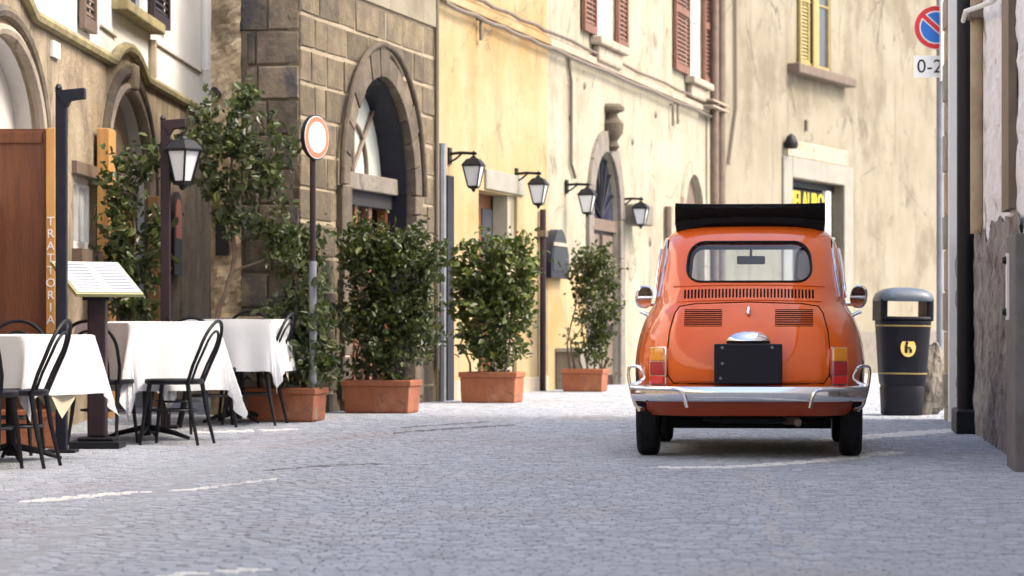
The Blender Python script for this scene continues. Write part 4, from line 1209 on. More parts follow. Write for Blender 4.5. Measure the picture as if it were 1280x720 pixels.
RZP = R(-14)
def planter_and_shrub(W, D, H, uv, lab, slab, clumps, size, seed, cnt_scale=1.0, mat=None):
    x, d, z = ground_at(*uv)
    pl = make_planter('terracotta_planter', W, D, H, (x, d), RZP, lab)
    dc = pl.location.y
    base = Vector((pl.location.x, dc, pl.location.z + H - 0.06))
    s = FPX / dc
    u0 = CU + pl.location.x * s
    v0 = CV + (CH - base.z) * s
    st = []
    rg = random.Random(seed)
    for k in range(6):
        du = (k / 5 - 0.5) * W * 0.7 * s
        tgt = clumps[k % len(clumps)]
        st.append([(u0 + du, v0 + 3, rg.uniform(-0.06, 0.06), 0.012), (u0 + du * 1.1 + rg.uniform(-6, 6), v0 - 40, 0, 0.009), (tgt[0] + rg.uniform(-12, 12), tgt[1], 0, 0.004)])
    shrub('potted_shrub', None, dc, clumps, size, seed, mat or m_leaf, slab, 'shrub', st, cnt_scale, base, 0.2, 'shrubs in planters')
    return pl
planter_and_shrub(0.58, 0.34, 0.265, (391, 528), 'pale worn terracotta planter beside the corner table, below the round road sign',
    'loose dark shrub in the planter beside the corner table', [(375, 455, 34, 30, 800), (372, 405, 30, 34, 800), (385, 372, 24, 22, 350), (368, 322, 24, 20, 260), (400, 440, 16, 40, 300), (352, 300, 14, 12, 90)], 0.068, 3, 0.9, m_leaf2)
planter_and_shrub(0.60, 0.36, 0.275, (510, 517), 'long terracotta planter in front of the arched shop doorway',
    'dense broad hedge shrub in front of the arched shop doorway', [(472, 330, 44, 38, 1500), (515, 325, 32, 34, 900), (470, 395, 42, 44, 1500), (512, 400, 30, 46, 1000), (480, 447, 44, 24, 700), (535, 345, 14, 40, 250), (448, 310, 18, 24, 300)], 0.06, 5)
planter_and_shrub(0.56, 0.36, 0.29, (643, 504), 'terracotta planter under the doorway of the ochre house',
    'dense round topped shrub against the ochre house', [(618, 335, 44, 34, 1400), (605, 390, 36, 42, 1300), (645, 385, 26, 46, 900), (622, 435, 38, 24, 700), (655, 330, 18, 26, 300), (582, 350, 14, 30, 200)], 0.07, 7, 0.8, m_leaf3)
planter_and_shrub(0.47, 0.32, 0.25, (752, 490), 'smallest terracotta planter below the dark arched door',
    'narrow upright shrub below the dark arched door', [(740, 338, 30, 24, 900), (745, 385, 24, 36, 900), (742, 430, 24, 26, 600), (722, 345, 14, 22, 200), (762, 340, 14, 20, 200)], 0.056, 9)
xx = (12 - CU) / FPX * 19.0
p5 = make_planter('terracotta_planter', 0.7, 0.3, 0.26, (xx + 0.33, 18.85), 0, 'red terracotta planter behind the table by the red brown screen')

# climbing plants
shrub('climbing_vine', (160, 420), 22.2, [(165, 225, 28, 30, 260), (155, 280, 24, 36, 300), (180, 330, 22, 30, 200), (150, 345, 18, 34, 200), (190, 205, 16, 18, 150), (160, 385, 20, 22, 240), (196, 300, 12, 30, 140)], 0.07, 21, m_leaf2,
      'leafy climbing vine in front of the restaurant arch doorway', 'vine', [[(165, 470, 0, 0.015), (158, 380, 0, 0.012), (170, 300, 0, 0.009), (160, 220, 0, 0.005)], [(158, 380, 0, 0.01), (185, 330, 0, 0.005)]],
      depth=0.12, base=Vector((-3.02, 22.2, g(-3.02, 22.2))))
shrub('wall_tree', (262, 440), 22.35, [(283, 160, 36, 38, 260), (260, 195, 28, 32, 160), (318, 195, 40, 34, 230), (350, 190, 22, 26, 100), (300, 235, 40, 30, 180), (328, 262, 28, 28, 150), (266, 235, 24, 24, 110), (300, 130, 16, 14, 110), (345, 300, 24, 20, 180), (378, 300, 18, 16, 130), (385, 325, 14, 14, 80), (250, 165, 14, 18, 110), (283, 275, 12, 14, 60)], 0.07, 23, m_leaf2,
      'small sparse tree trained against the corner of the stone house', 'tree',
      [[(268, 480, 0, 0.022), (272, 390, 0, 0.02), (290, 340, 0, 0.017), (293, 260, 0, 0.014), (288, 180, 0, 0.009), (295, 130, 0, 0.004)], [(290, 340, 0, 0.012), (330, 325, 0, 0.009), (350, 305, 0, 0.005), (380, 305, 0, 0.003)],
       [(293, 260, 0, 0.01), (320, 215, 0, 0.006), (345, 190, 0, 0.003)], [(290, 240, 0, 0.009), (265, 205, 0, 0.004)]],
      depth=0.16, base=Vector(((268 - CU) / FPX * 22.35, 22.35, g(-2.37, 22.35))))

# ------------------------------------------------------------------ round road sign
dS = 22.0
px_ = (391 - CU) / FPX * dS
rsn = empty('round_road_sign', (px_, dS, g(px_, dS)), 0, 'round white road sign with red border on a thin dark pole by the stone house', 'road sign')
zc = CH + (CV - 172) / FPX * dS - g(px_, dS)
MB().tube([(0, 0, 0), (0, 0, zc + 0.12)], 0.024, 10).build('pole', m_plum, rsn, smooth=True)
MB().tube([(0, 0, 0.02), (0, 0, CH + (CV - 322) / FPX * dS)], 0.03, 10).build('pole_sleeve', m_pipe_grey, rsn, smooth=True)
DM = Matrix.Translation((0.03, -0.02, zc)) @ Matrix.Rotation(R(60), 4, 'Z') @ Matrix.Rotation(R(90), 4, 'X')
MB().lathe([(0.17, -0.035), (0.178, -0.02), (0.178, 0.0), (0.165, 0.001)], 40, DM).build('disc', m_bin, rsn, smooth=True)
MB().lathe([(0.168, 0.002), (0.168, 0.005)], 40, DM).build('white_edge', m_white_paint, rsn)
MB().lathe([(0.162, 0.0055), (0.162, 0.007)], 40, DM).build('red_border', m_orange_red, rsn)
MB().lathe([(0.122, 0.0075), (0.122, 0.009)], 40, DM).build('white_face', m_white_paint, rsn)

# ------------------------------------------------------------------ no parking sign
dN = 24.0
nx_ = (1175 - CU) / FPX * dN
nps = empty('no_parking_sign', (nx_, dN, g(nx_, dN)), 0, 'blue and red no parking sign with white plate on a grey pole', 'road sign')
zN = CH + (CV - 35) / FPX * dN - g(nx_, dN)
MB().tube([(0, 0, 0), (0, 0, zN + 0.5)], 0.032, 10).build('pole', m_pipe_grey, nps, smooth=True)
ox = (1169 - 1175) / FPX * dN
NM = Matrix.Translation((ox, -0.045, zN)) @ Matrix.Rotation(R(90), 4, 'X')
rr = 0.187
MB().lathe([(rr, -0.01), (rr, 0.0)], 44, NM).build('disc', m_white_paint, nps)
MB().lathe([(rr - 0.004, 0.001), (rr - 0.004, 0.003)], 44, NM).build('red_ring', m_red, nps)
MB().lathe([(rr * 0.76, 0.0035), (rr * 0.76, 0.0045)], 44, NM).build('white_ring', m_white_paint, nps)
MB().lathe([(rr * 0.70, 0.005), (rr * 0.70, 0.006)], 44, NM).build('blue_face', m_blue, nps)
BMt = NM @ Matrix.Rotation(R(-42), 4, 'Z')
MB().box(-rr * 0.74, rr * 0.74, -0.028, 0.028, 0.0065, 0.0075, BMt).build('slash_edge', m_white_paint, nps)
MB().box(-rr * 0.78, rr * 0.78, -0.019, 0.019, 0.008, 0.009, BMt).build('red_slash', m_red, nps)
zp = CH + (CV - 85) / FPX * dN - g(nx_, dN)
pl_ = MB().box(ox - 0.19, ox + 0.19, -0.052, -0.04, zp - 0.085, zp + 0.10).build('hours_plate', m_white_paint, nps)
for ch_, cx_ in (('0', -0.125), ('-', -0.055), ('2', 0.015), ('4', 0.105)):
    text('numeral', ch_, 0.165, m_black, pl_, Matrix.Translation((ox + cx_, -0.053, zp + 0.005)), 0.001)
# narrow white board on the same pole, seen almost edge on
MB().box(-0.015, 0.085, -0.16, -0.075, zp - 0.12, zN + 0.35).build('edge_plate', m_white_paint, nps)

# ------------------------------------------------------------------ litter bin, leaning
bx_, bd_, bz_ = ground_at(1131, 520)
lbin = empty('litter_bin', (bx_, bd_ + 0.18, bz_), 0, 'dark blue litter bin with gold oval emblem leaning at the corner', 'litter bin')
lbin.rotation_euler = (0, R(0.8), R(6))
def superloop(hx, hy, z, n=4.0, k=32, cx=0.0):
    L_ = []
    for i in range(k):
        q = 2 * PI * i / k
        c, s_ = math.cos(q), math.sin(q)
        r_ = (abs(c) ** n + abs(s_) ** n) ** (-1 / n)
        L_.append((cx + hx * r_ * c, hy * r_ * s_, z))
    return L_
def loft(loops, cap=True):
    k = len(loops[0]); v = sum(loops, []); f = []
    for j in range(len(loops) - 1):
        f += [(j * k + i, j * k + (i + 1) % k, (j + 1) * k + (i + 1) % k, (j + 1) * k + i) for i in range(k)]
    if cap:
        f.append(tuple(range(k - 1, -1, -1))); f.append(tuple((len(loops) - 1) * k + i for i in range(k)))
    return MB().add(v, f)
loft([superloop(.15, .14, 0), superloop(.158, .145, .012), superloop(.17, .155, .22), superloop(.16, .15, .24)]).build('base', m_bin, lbin, smooth=True)
loft([superloop(.165, .15, .24), superloop(.175, .16, .26), superloop(.184, .167, .33), superloop(.208, .19, .70), superloop(.212, .195, .76), superloop(.20, .18, .775)]).build('body', m_bin, lbin, smooth=True)
for z, hw, hd in ((0.34, .1865, .1695), (0.725, .2125, .195)):
    loft([superloop(hw, hd, z - 0.006), superloop(hw + .002, hd + .002, z), superloop(hw, hd, z + 0.006)], False).build('gold_band', m_gold_dim, lbin, smooth=True)
for s in (-1, 1):
    MB().cham(s * 0.19 - 0.028, s * 0.19 + 0.028, -0.15, 0.15, 0.765, 0.94, 0.012).build('hood_side', m_bin, lbin)
loft([superloop(.225, .20, .925), superloop(.23, .205, .945), superloop(.215, .19, .985), superloop(.16, .15, 1.02), superloop(.07, .07, 1.035)]).build('hood_top', m_bin_top, lbin, smooth=True)
loft([superloop(.215, .195, .775), superloop(.22, .20, .785), superloop(.215, .195, .80)]).build('hood_rim', m_bin, lbin, smooth=True)
EM = Matrix.Translation((0.0, -0.186, 0.55)) @ Matrix.Rotation(R(-5), 4, 'X') @ Matrix.Rotation(R(90), 4, 'X') @ Matrix.Scale(1.2, 4, (0, 1, 0))
em = MB().lathe([(0.062, -0.02), (0.062, 0.002)], 28, EM).build('emblem', m_gold, lbin)
fg = MB().lathe([(0.012, 0.003), (0.012, 0.006)], 10, EM @ Matrix.Translation((-0.012, 0.03, 0)))
fg.box(-0.028, -0.006, -0.035, 0.018, 0.003, 0.006, EM).box(-0.006, 0.02, -0.006, 0.004, 0.003, 0.006, EM).box(0.01, 0.03, -0.035, -0.008, 0.003, 0.006, EM)
fg.build('emblem_figure', m_bin, em)

# boulder used as corner guard
kx, kd, kz = ground_at(1168, 519)
bo = MB()
bm = bmesh.new(); bmesh.ops.create_icosphere(bm, subdivisions=4, radius=1.0)
for v_ in bm.verts:
    p = v_.co.copy()
    n_ = 1 + 0.22 * noise.fractal(p * 1.6 + Vector((3, 1, 7)), 0.9, 2.0, 5)
    tap = 1.0 - 0.35 * max(0, p.z)
    v_.co = Vector((p.x * 0.17 * n_ * tap + 0.02 * p.z, p.y * 0.17 * n_ * tap, 0.27 + p.z * 0.31 * n_))
me = bpy.data.meshes.new('guard_stone'); bm.to_mesh(me); bm.free(); me.materials.append(m_rock)
bo = bpy.data.objects.new('guard_stone', me); col.objects.link(bo); bo.location = (kx - 0.0, kd + 0.20, kz - 0.0)
tag(bo, 'rough brown guard stone at the house corner beside the litter bin', 'boulder')

# ------------------------------------------------------------------ the small orange car
YAW = math.atan(0.0946)
axle = Vector(((936.5 - CU) / FPX * 15.8, 15.8))
car = empty('small_orange_car', (axle.x - 0.52 * math.sin(YAW), axle.y - 0.52 * math.cos(YAW), 0.0), -YAW,
            'small rounded vintage orange car with folded black canvas roof seen from behind', 'car')
KEY = np.array([  # z, half width, rear y, front y, exponent
    (.235, .628, .09, 2.86, 4.6), (.29, .645, .045, 2.90, 4.9), (.36, .654, .02, 2.93, 5.0), (.46, .658, .005, 2.94, 5.0), (.56, .655, .015, 2.92, 4.8),
    (.65, .642, .05, 2.86, 4.5), (.73, .620, .10, 2.72, 4.2), (.79, .594, .155, 2.50, 4.0), (.83, .567, .20, 2.25, 3.8), (.86, .551, .235, 2.08, 3.7),
    (.92, .543, .30, 2.00, 3.6), (1.0, .535, .385, 1.90, 3.6), (1.1, .522, .50, 1.78, 3.5), (1.18, .505, .60, 1.66, 3.4), (1.235, .482, .69, 1.57, 3.2),
    (1.275, .445, .79, 1.48, 3.0), (1.30, .375, .90, 1.40, 2.8), (1.314, .255, 1.02, 1.30, 2.5), (1.319, .11, 1.10, 1.22, 2.2), (1.320, .004, 1.155, 1.165, 2.0)])
NK = len(KEY) - 1
def key(v):
    v = max(0.0, min(NK - 1e-6, v)); i = int(v); t = v - i
    p0, p1, p2, p3 = KEY[max(i - 1, 0)], KEY[i], KEY[i + 1], KEY[min(i + 2, NK)]
    return 0.5 * ((2 * p1) + (-p0 + p2) * t + (2 * p0 - 5 * p1 + 4 * p2 - p3) * t * t + (-p0 + 3 * p1 - 3 * p2 + p3) * t ** 3)
VT = np.linspace(0, NK, 1500); ZT = np.array([key(v)[0] for v in VT])
def v_of_z(z): return float(np.interp(z, ZT, VT))
def Spt(phi, v):
    z, w, yr, yf, n = key(v)
    c, s_ = math.cos(phi), math.sin(phi)
    r_ = (abs(c) ** n + abs(s_) ** n) ** (-1 / n)
    return Vector((w * r_ * s_, (yr + yf) / 2 - (yf - yr) / 2 * r_ * c, z))
def Snrm(phi, v):
    e = 1e-3
    a_ = Spt(phi + e, v) - Spt(phi - e, v); b_ = Spt(phi, min(v + 0.02, NK)) - Spt(phi, max(v - 0.02, 0))
    n_ = a_.cross(b_)
    return n_.normalized() if n_.length > 0 else Vector((0, 0, 1))
def phi_x(x, v):
    _, w, _, _, n = key(v)
    X = min(0.9999, abs(x) / w)
    return math.copysign(math.atan((X ** n / (1 - X ** n)) ** (1 / n)), x)
def phi_y(y, v, s_):
    _, w, yr, yf, n = key(v)
    Y = ((yr + yf) / 2 - y) / ((yf - yr) / 2)
    a_ = max(1e-4, min(0.9999, abs(Y)))
    t = ((1 - a_ ** n) / a_ ** n) ** (1 / n)
    return s_ * math.atan2(t, math.copysign(1, Y))
def rp(x, z, off=0.0):
    """point on the tail of the car at (x, z), lifted by off"""
    v = v_of_z(z); ph = phi_x(x, v)
    return Spt(ph, v) + Snrm(ph, v) * off
def rrect(x0, x1, z0, z1, r, k=5, tap=0.0):
    pts = []
    for (cx, cz, q0) in ((x1 - r, z1 - r, 0), (x0 + r, z1 - r, 90), (x0 + r, z0 + r, 180), (x1 - r, z0 + r, 270)):
        for i in range(k + 1):
            q = R(q0 + 90 * i / k)
            pts.append((cx + r * math.cos(q), cz + r * math.sin(q)))
    zc_ = (z0 + z1) / 2
    return [(x * (1 - tap * (z - zc_) / (z1 - z0)), z) for x, z in pts]
def dens(P, m=3):
    out = []
    for a_, b_ in zip(P, P[1:] + P[:1]):
        for k in range(m): out.append((a_[0] + (b_[0] - a_[0]) * k / m, a_[1] + (b_[1] - a_[1]) * k / m))
    return out
WIN = dens(rrect(-.345, .345, .975, 1.205, .085, 5, 0.06))
WSC = dens(rrect(-.37, .37, .915, 1.20, .07, 4, 0.10))
SIDE = dens([(.86, .90), (1.70, .90), (1.50, 1.17), (1.0, 1.17)], 8)
loopR = [(phi_x(x, v_of_z(z)), v_of_z(z)) for x, z in WIN]
loopF = [(math.pi - phi_x(x, v_of_z(z)) if x >= 0 else -math.pi - phi_x(x, v_of_z(z)), v_of_z(z)) for x, z in WSC]
# the windscreen straddles the seam, so the sheet starts at the right-hand side instead
def wrap(p): return p if p >= -2.40 else p + 2 * PI
PH0 = -2.40
def arch_loop(y, s_):
    P = []
    for i in range(17):
        q = PI * i / 16
        P.append((y + 0.268 * math.cos(q), .265 + 0.27 * math.sin(q)))
    P += [(y - 0.268, .2365), (y + 0.268, .2365)]
    P = P[:17] + [P[17], P[18]]
    return [(phi_y(a_, v_of_z(b_), s_), v_of_z(b_)) for a_, b_ in P]
holes = [loopR, [(wrap(p), v) for p, v in loopF]]
sides = []
for s_ in (-1, 1):
    holes.append([(wrap(phi_y(a_, v_of_z(b_), s_)), v_of_z(b_)) for a_, b_ in SIDE])
    for ya in (.52, 2.36):
        holes.append([(wrap(p), v) for p, v in arch_loop(ya, s_)])
def inside(p, poly):
    x, y = p; c = False; j = len(poly) - 1
    for i in range(len(poly)):
        xi, yi = poly[i]; xj, yj = poly[j]
        if (yi > y) != (yj > y) and x < (xj - xi) * (y - yi) / (yj - yi) + xi: c = not c
        j = i
    return c
SC_ = 8.0
pts2, ed = [], []
NPH, NV = 150, 76
gridp = [(PH0 + 2 * PI * i / NPH, NK * j / NV) for j in range(NV + 1) for i in range(NPH + 1)]
hole_bb = [(min(p[0] for p in h) - .05, max(p[0] for p in h) + .05, min(p[1] for p in h) - .3, max(p[1] for p in h) + .3) for h in holes]
for h in holes:
    b = len(pts2); pts2 += [Vector((p * SC_, v)) for p, v in h]
    ed += [(b + i, b + (i + 1) % len(h)) for i in range(len(h))]
hp_np = np.array([(p.x, p.y) for p in pts2])
for (p, v) in gridp:
    if any(b_[0] < p < b_[1] and b_[2] < v < b_[3] for b_ in hole_bb):
        if np.min(np.hypot(hp_np[:, 0] - p * SC_, hp_np[:, 1] - v)) < 0.09: continue
        if any(inside((p, v), h) for h in holes): continue
    pts2.append(Vector((p * SC_, v)))
cd = delaunay_2d_cdt(pts2, ed, [], 0, 1e-6)
cv, cf = cd[0], cd[2]
tri = []
for f in cf:
    cx_ = sum(cv[i].x for i in f) / len(f) / SC_; cy_ = sum(cv[i].y for i in f) / len(f)
    if any(inside((cx_, max(cy_, 0.06)), h) for h in holes): continue
    tri.append(tuple(f))
verts = [Spt(p.x / SC_, p.y) for p in cv]; norms = [Snrm(p.x / SC_, min(p.y, NK - 0.3)) for p in cv]
me = bpy.data.meshes.new('body')
me.from_pydata([tuple(p) for p in verts], [], tri)
me.polygons.foreach_set('use_smooth', [True] * len(me.polygons))
# outward winding
p0 = me.polygons[0]
flip = sum(1 for p in me.polygons if p.normal.dot(norms[p.vertices[0]]) < 0) > len(me.polygons) / 2
if flip: me.flip_normals()
me.normals_split_custom_set_from_vertices([tuple(n_) for n_ in norms])
me.materials.append(m_car)
body = bpy.data.objects.new('body', me); col.objects.link(body); body.parent = car

def sheet(loop, fn, rings=6):
    """fills an outline with rings; fn(x, z, t) lifts it, t = 0 at the edge and 1 at the centre"""
    cx_ = sum(p[0] for p in loop) / len(loop); cz_ = sum(p[1] for p in loop) / len(loop)
    n = len(loop); v, f = [], []
    for k in range(rings):
        t = k / rings
        for (x, z) in loop:
            v.append(tuple(fn(x + (cx_ - x) * t, z + (cz_ - z) * t, t)))
    v.append(tuple(fn(cx_, cz_, 1.0)))
    for k in range(rings - 1):
        f += [(k * n + i, k * n + (i + 1) % n, (k + 1) * n + (i + 1) % n, (k + 1) * n + i) for i in range(n)]
    f += [((rings - 1) * n + i, (rings - 1) * n + (i + 1) % n, rings * n) for i in range(n)]
    return MB().add(v, f)
# rear window
rw = sheet(WIN, lambda x, z, t: rp(x, z, -0.004)).build('rear_window', m_glass, car, smooth=True)
MB().tube([rp(x, z, 0.003) for x, z in WIN], 0.0065, 8, closed=True).build('window_seal', m_rubber, rw, smooth=True)
fr_pt = lambda x, z, off=0.0: Spt(math.pi - phi_x(x, v_of_z(z)), v_of_z(z))
ws = sheet(WSC, lambda x, z, t: fr_pt(x, z)).build('windscreen', m_glass, car, smooth=True)
MB().tube([fr_pt(x, z) for x, z in WSC], 0.012, 8, closed=True).build('window_seal', m_rubber, ws, smooth=True)
def sd_pt(y, z, s_, off=0.0):
    v = v_of_z(z); ph = phi_y(y, v, s_)
    return Spt(ph, v) + Snrm(ph, v) * off
for s_ in (-1, 1):
    sw = sheet(SIDE, lambda y, z, t: sd_pt(y, z, s_, -0.004)).build('side_window', m_glass, car, smooth=True)
    MB().tube([sd_pt(y, z, s_, 0.004) for y, z in SIDE], 0.011, 8, closed=True).build('window_trim', m_chrome, sw, smooth=True)
    MB().tube([sd_pt(y, z, s_, 0.006) for y, z in ((.55, .89), (.62, 1.02), (.74, 1.15), (.86, 1.215), (1.1, 1.235), (1.4, 1.235), (1.6, 1.2))], 0.009, 8).build('drip_rail', m_chrome, car, smooth=True)
    dl = [(0.98, .26), (0.98, .88), (1.75, .88), (1.86, .75), (1.88, .26)]
    MB().tube([sd_pt(y, z, s_, 0.0005) for y, z in dl], 0.003, 5).build('door_seam', m_rubber, car)
    hd = MB().tube([sd_pt(1.10, .79, s_, 0.0), sd_pt(1.10, .79, s_, 0.045), sd_pt(1.20, .785, s_, 0.05)], 0.011, 8)
    hd.build('door_handle', m_chrome, car, smooth=True)
    # mirror
    mp = sd_pt(1.72, .86, s_, 0.0)
    mc = Vector((s_ * 0.645, 1.62, 0.905))
    mr = loft([superloop(.044, .062, -0.022, 2.6, 24), superloop(.052, .070, -0.005, 2.6, 24), superloop(.052, .070, 0.006, 2.6, 24), superloop(.03, .045, 0.03, 2.6, 24)])
    MM = Matrix.Translation(mc) @ Matrix.Rotation(R(s_ * -14), 4, 'Z') @ Matrix.Rotation(R(8), 4, 'Y') @ Matrix.Rotation(R(-90), 4, 'X')
    mr.v = [tuple(MM @ Vector(p)) for p in mr.v]
    mo = mr.build('door_mirror', m_chrome, car, smooth=True)
    gm = MB().add([tuple(MM @ Vector((p[0] * 0.88, p[1] * 0.9, -0.0235))) for p in superloop(.046, .064, 0, 2.6, 24)], [tuple(range(24))])
    gm.build('mirror_glass', M('mirror glass', (0.75, 0.77, 0.8), 0.03, metal=1.0), mo)
    MB().tube([mp, mc + Vector((0, 0.02, -0.05))], 0.009, 8).build('mirror_arm', m_chrome, mo)
# interior mirror, dashboard and seat tops
MB().box(-.085, .085, 1.60, 1.62, 1.10, 1.15).build('inner_mirror', m_seat, car, bevel=0.008)
MB().tube([(0, 1.61, 1.15), (0, 1.62, 1.21)], 0.008, 6).build('mirror_stem', m_seat, car)
MB().box(-.50, .50, 1.75, 1.95, .62, .84).build('dashboard', m_seat, car, bevel=0.02)
for s_ in (-1, 1):
    MB().box(s_ * .26 - .2, s_ * .26 + .2, 1.05, 1.18, .35, .86).build('seat_back', m_seat, car, bevel=0.04)
# engine lid
LID = dens([(-.30, .852), (0, .862), (.30, .852), (.385, .838), (.41, .80), (.435, .70), (.445, .58), (.44, .46), (.41, .415), (0, .41), (-.41, .415), (-.44, .46), (-.445, .58), (-.435, .70), (-.41, .80), (-.385, .838)], 4)
lid = sheet(LID, lambda x, z, t: rp(x, z, -0.003 + 0.011 * min(1, t * 16) ** 0.5), 26).build('engine_lid', m_car, car, smooth=True)
MB().tube([rp(x, z, 0.0002) for x, z in LID], 0.0035, 5, closed=True).build('lid_seam', m_vent, lid)
LO = 0.008
def patch(x0, x1, z0, z1, off, thk, nx=6, nz=4, curve=0.0):
    v, f = [], []
    for lay in (off, off - thk):
        for j in range(nz + 1):
            for i in range(nx + 1):
                x = x0 + (x1 - x0) * i / nx; z = z0 + (z1 - z0) * j / nz - curve * x * x
                v.append(tuple(rp(x, z, lay)))
    n = nx + 1; tot = n * (nz + 1)
    f = [(j * n + i, j * n + i + 1, (j + 1) * n + i + 1, (j + 1) * n + i) for j in range(nz) for i in range(nx)]
    rim = list(range(n)) + [j * n + nx for j in range(1, nz + 1)] + [nz * n + i for i in range(nx - 1, -1, -1)] + [j * n for j in range(nz - 1, 0, -1)]
    f += [(rim[i], rim[(i + 1) % len(rim)], rim[(i + 1) % len(rim)] + tot, rim[i] + tot) for i in range(len(rim))]
    return v, f
for s_ in (-1, 1):
    x0, x1 = sorted((s_ * .145, s_ * .352))
    bk = MB().add(*patch(x0, x1, .722, .815, LO + 0.001, 0.004)).build('louvre_bed', m_vent, lid)
    for k in range(8):
        z = .725 + k * 0.0115
        MB().add(*patch(x0, x1, z, z + 0.0034, LO + 0.003, 0.002, 6, 1)).build('louvre_slat', m_car, bk, smooth=False)
MB().add(*patch(-.37, .37, .884, .940, 0.0005, 0.003, 14, 2, 0.05)).build('air_intake', m_car, car, smooth=True)
sl = MB()
for k in range(38):
    x = -.355 + .71 * k / 37
    sl.add(*patch(x - .0048, x + .0048, .888 , .936, 0.0022, 0.003, 1, 2, 0.05))
so = sl.build('air_slit', m_vent, car); so['kind'] = 'stuff'
for zz_, xx_ in ((.958, .42), (.872, .40)):
    MB().tube([rp(xx_ * (i / 12 - 1), zz_ - 0.05 * (xx_ * (i / 12 - 1)) ** 2 - 0.0, 0.002) for i in range(25)], 0.0042, 6).build('panel_crease', m_car, car, smooth=True)
# chrome handle, plate lamp, plate
P_ = rp(0, .80, LO)
hn = loft([superloop(.008, .026, 0, 2.4, 16), superloop(.012, .034, .008, 2.4, 16), superloop(.011, .032, .018, 2.4, 16), superloop(.005, .02, .024, 2.4, 16)])
HM = Matrix.Translation(P_) @ Snrm(0, v_of_z(.80)).to_track_quat('Z', 'Y').to_matrix().to_4x4()
hn.v = [tuple(HM @ Vector(p)) for p in hn.v]; hn.build('lid_handle', m_chrome, lid, smooth=True)
pl = MB()
vv, ff = [], []
nn_ = 24; mm = 8
yb = rp(0, .66, LO).y
for j in range(mm + 1):
    q = PI / 2 * j / mm
    for i in range(nn_ + 1):
        t = PI * i / nn_
        vv.append((0.128 * math.cos(t) * math.cos(q * 0.999) ** 0.6, yb + 0.035 - 0.10 * math.sin(q) , .648 + 0.058 * math.sin(t) * math.cos(q * 0.999)))
ff = [(j * (nn_ + 1) + i, j * (nn_ + 1) + i + 1, (j + 1) * (nn_ + 1) + i + 1, (j + 1) * (nn_ + 1) + i) for j in range(mm) for i in range(nn_)]
ff.append(tuple(j * (nn_ + 1) for j in range(mm + 1)) + tuple(j * (nn_ + 1) + nn_ for j in range(mm, -1, -1)))
pl.add(vv, ff).build('plate_lamp', m_chrome, lid, smooth=True)
MB().box(-.118, .118, yb - .045, yb + .03, .634, .647).build('plate_lamp_base', m_rubber, lid)
py = rp(0, .47, LO).y - 0.03
plate = MB().box(-.185, .185, py - .012, py + .012, .415, .632).build('plate', m_plate, car, bevel=0.006)
MB().box(-.12, .12, py + .012, py + .05, .45, .60).build('plate_mount', m_rubber, plate)
for (x, z) in ((-.14, .61), (.13, .612), (-.14, .525), (-.15, .445)):
    MB().lathe([(0.009, 0), (0.007, 0.005)], 8, Matrix.Translation((x, py - .012, z)) @ Matrix.Rotation(R(90), 4, 'X')).build('bolt', m_pipe_grey, plate)
# tail lamps
for s_ in (-1, 1):
    x0, x1 = sorted((s_ * .447, s_ * .522))
    hs = MB().add(*patch(x0 - .006, x1 + .006, .408, .606, 0.020, 0.03, 5, 6)).build('tail_lamp', m_chrome, car, smooth=True)
    for nm, z0, z1, mt in (('amber_lens', .532, .600, m_amber), ('red_lens', .458, .530, m_lens_red), ('reflector', .415, .456, m_lens_bright)):
        MB().add(*patch(x0 + .003, x1 - .003, z0, z1, 0.031, 0.012, 5, 3)).build(nm, mt, hs, smooth=False, bevel=0.004)
# bumper
prof = [(0.0, .314), (.026, .316), (.037, .326), (.040, .345), (.042, .362), (.040, .384), (.034, .398), (.018, .405), (0.0, .405)]
secs = []
v36 = v_of_z(.36)
N_B = 48
for i in range(N_B + 1):
    ph = R(-44.5) + R(89) * i / N_B
    p = Spt(ph, v36); n_ = Snrm(ph, v36); n_.z = 0; n_.normalize()
    secs.append([tuple(Vector((p.x, p.y, 0)) + n_ * (0.052 + o) + Vector((0, 0, z))) for o, z in prof])
bp = MB()
k = len(prof); v = sum(secs, [])
f = [(j * k + i, j * k + i + 1, (j + 1) * k + i + 1, (j + 1) * k + i) for j in range(N_B) for i in range(k - 1)]
f += [tuple(range(k)), tuple(N_B * k + i for i in range(k - 1, -1, -1))]
bp.add(v, f).build('bumper', m_chrome, car, smooth=True)
def bz_pt(x, z, extra=0.1):
    xs_ = max(-.60, min(.60, x))
    ph = phi_x(xs_, v36); p = Spt(ph, v36); n_ = Snrm(ph, v36); n_.z = 0; n_.normalize()
    q = p + n_ * extra
    if abs(x) > .56:
        q = bz_pt(math.copysign(.55, x), z, extra)
        q.y += (abs(x) - .55) * 0.45
    return Vector((x if abs(x) > .56 else q.x, q.y, z))
def smooth_path(P, m=6):
    out = []
    for i in range(len(P) - 1):
        p0, p1, p2, p3 = P[max(i - 1, 0)], P[i], P[i + 1], P[min(i + 2, len(P) - 1)]
        for k in range(m):
            t = k / m
            out.append(0.5 * ((2 * p1) + (p2 - p0) * t + (2 * p0 - 5 * p1 + 4 * p2 - p3) * t * t + (-p0 + 3 * p1 - 3 * p2 + p3) * t ** 3))
    return out + [P[-1]]
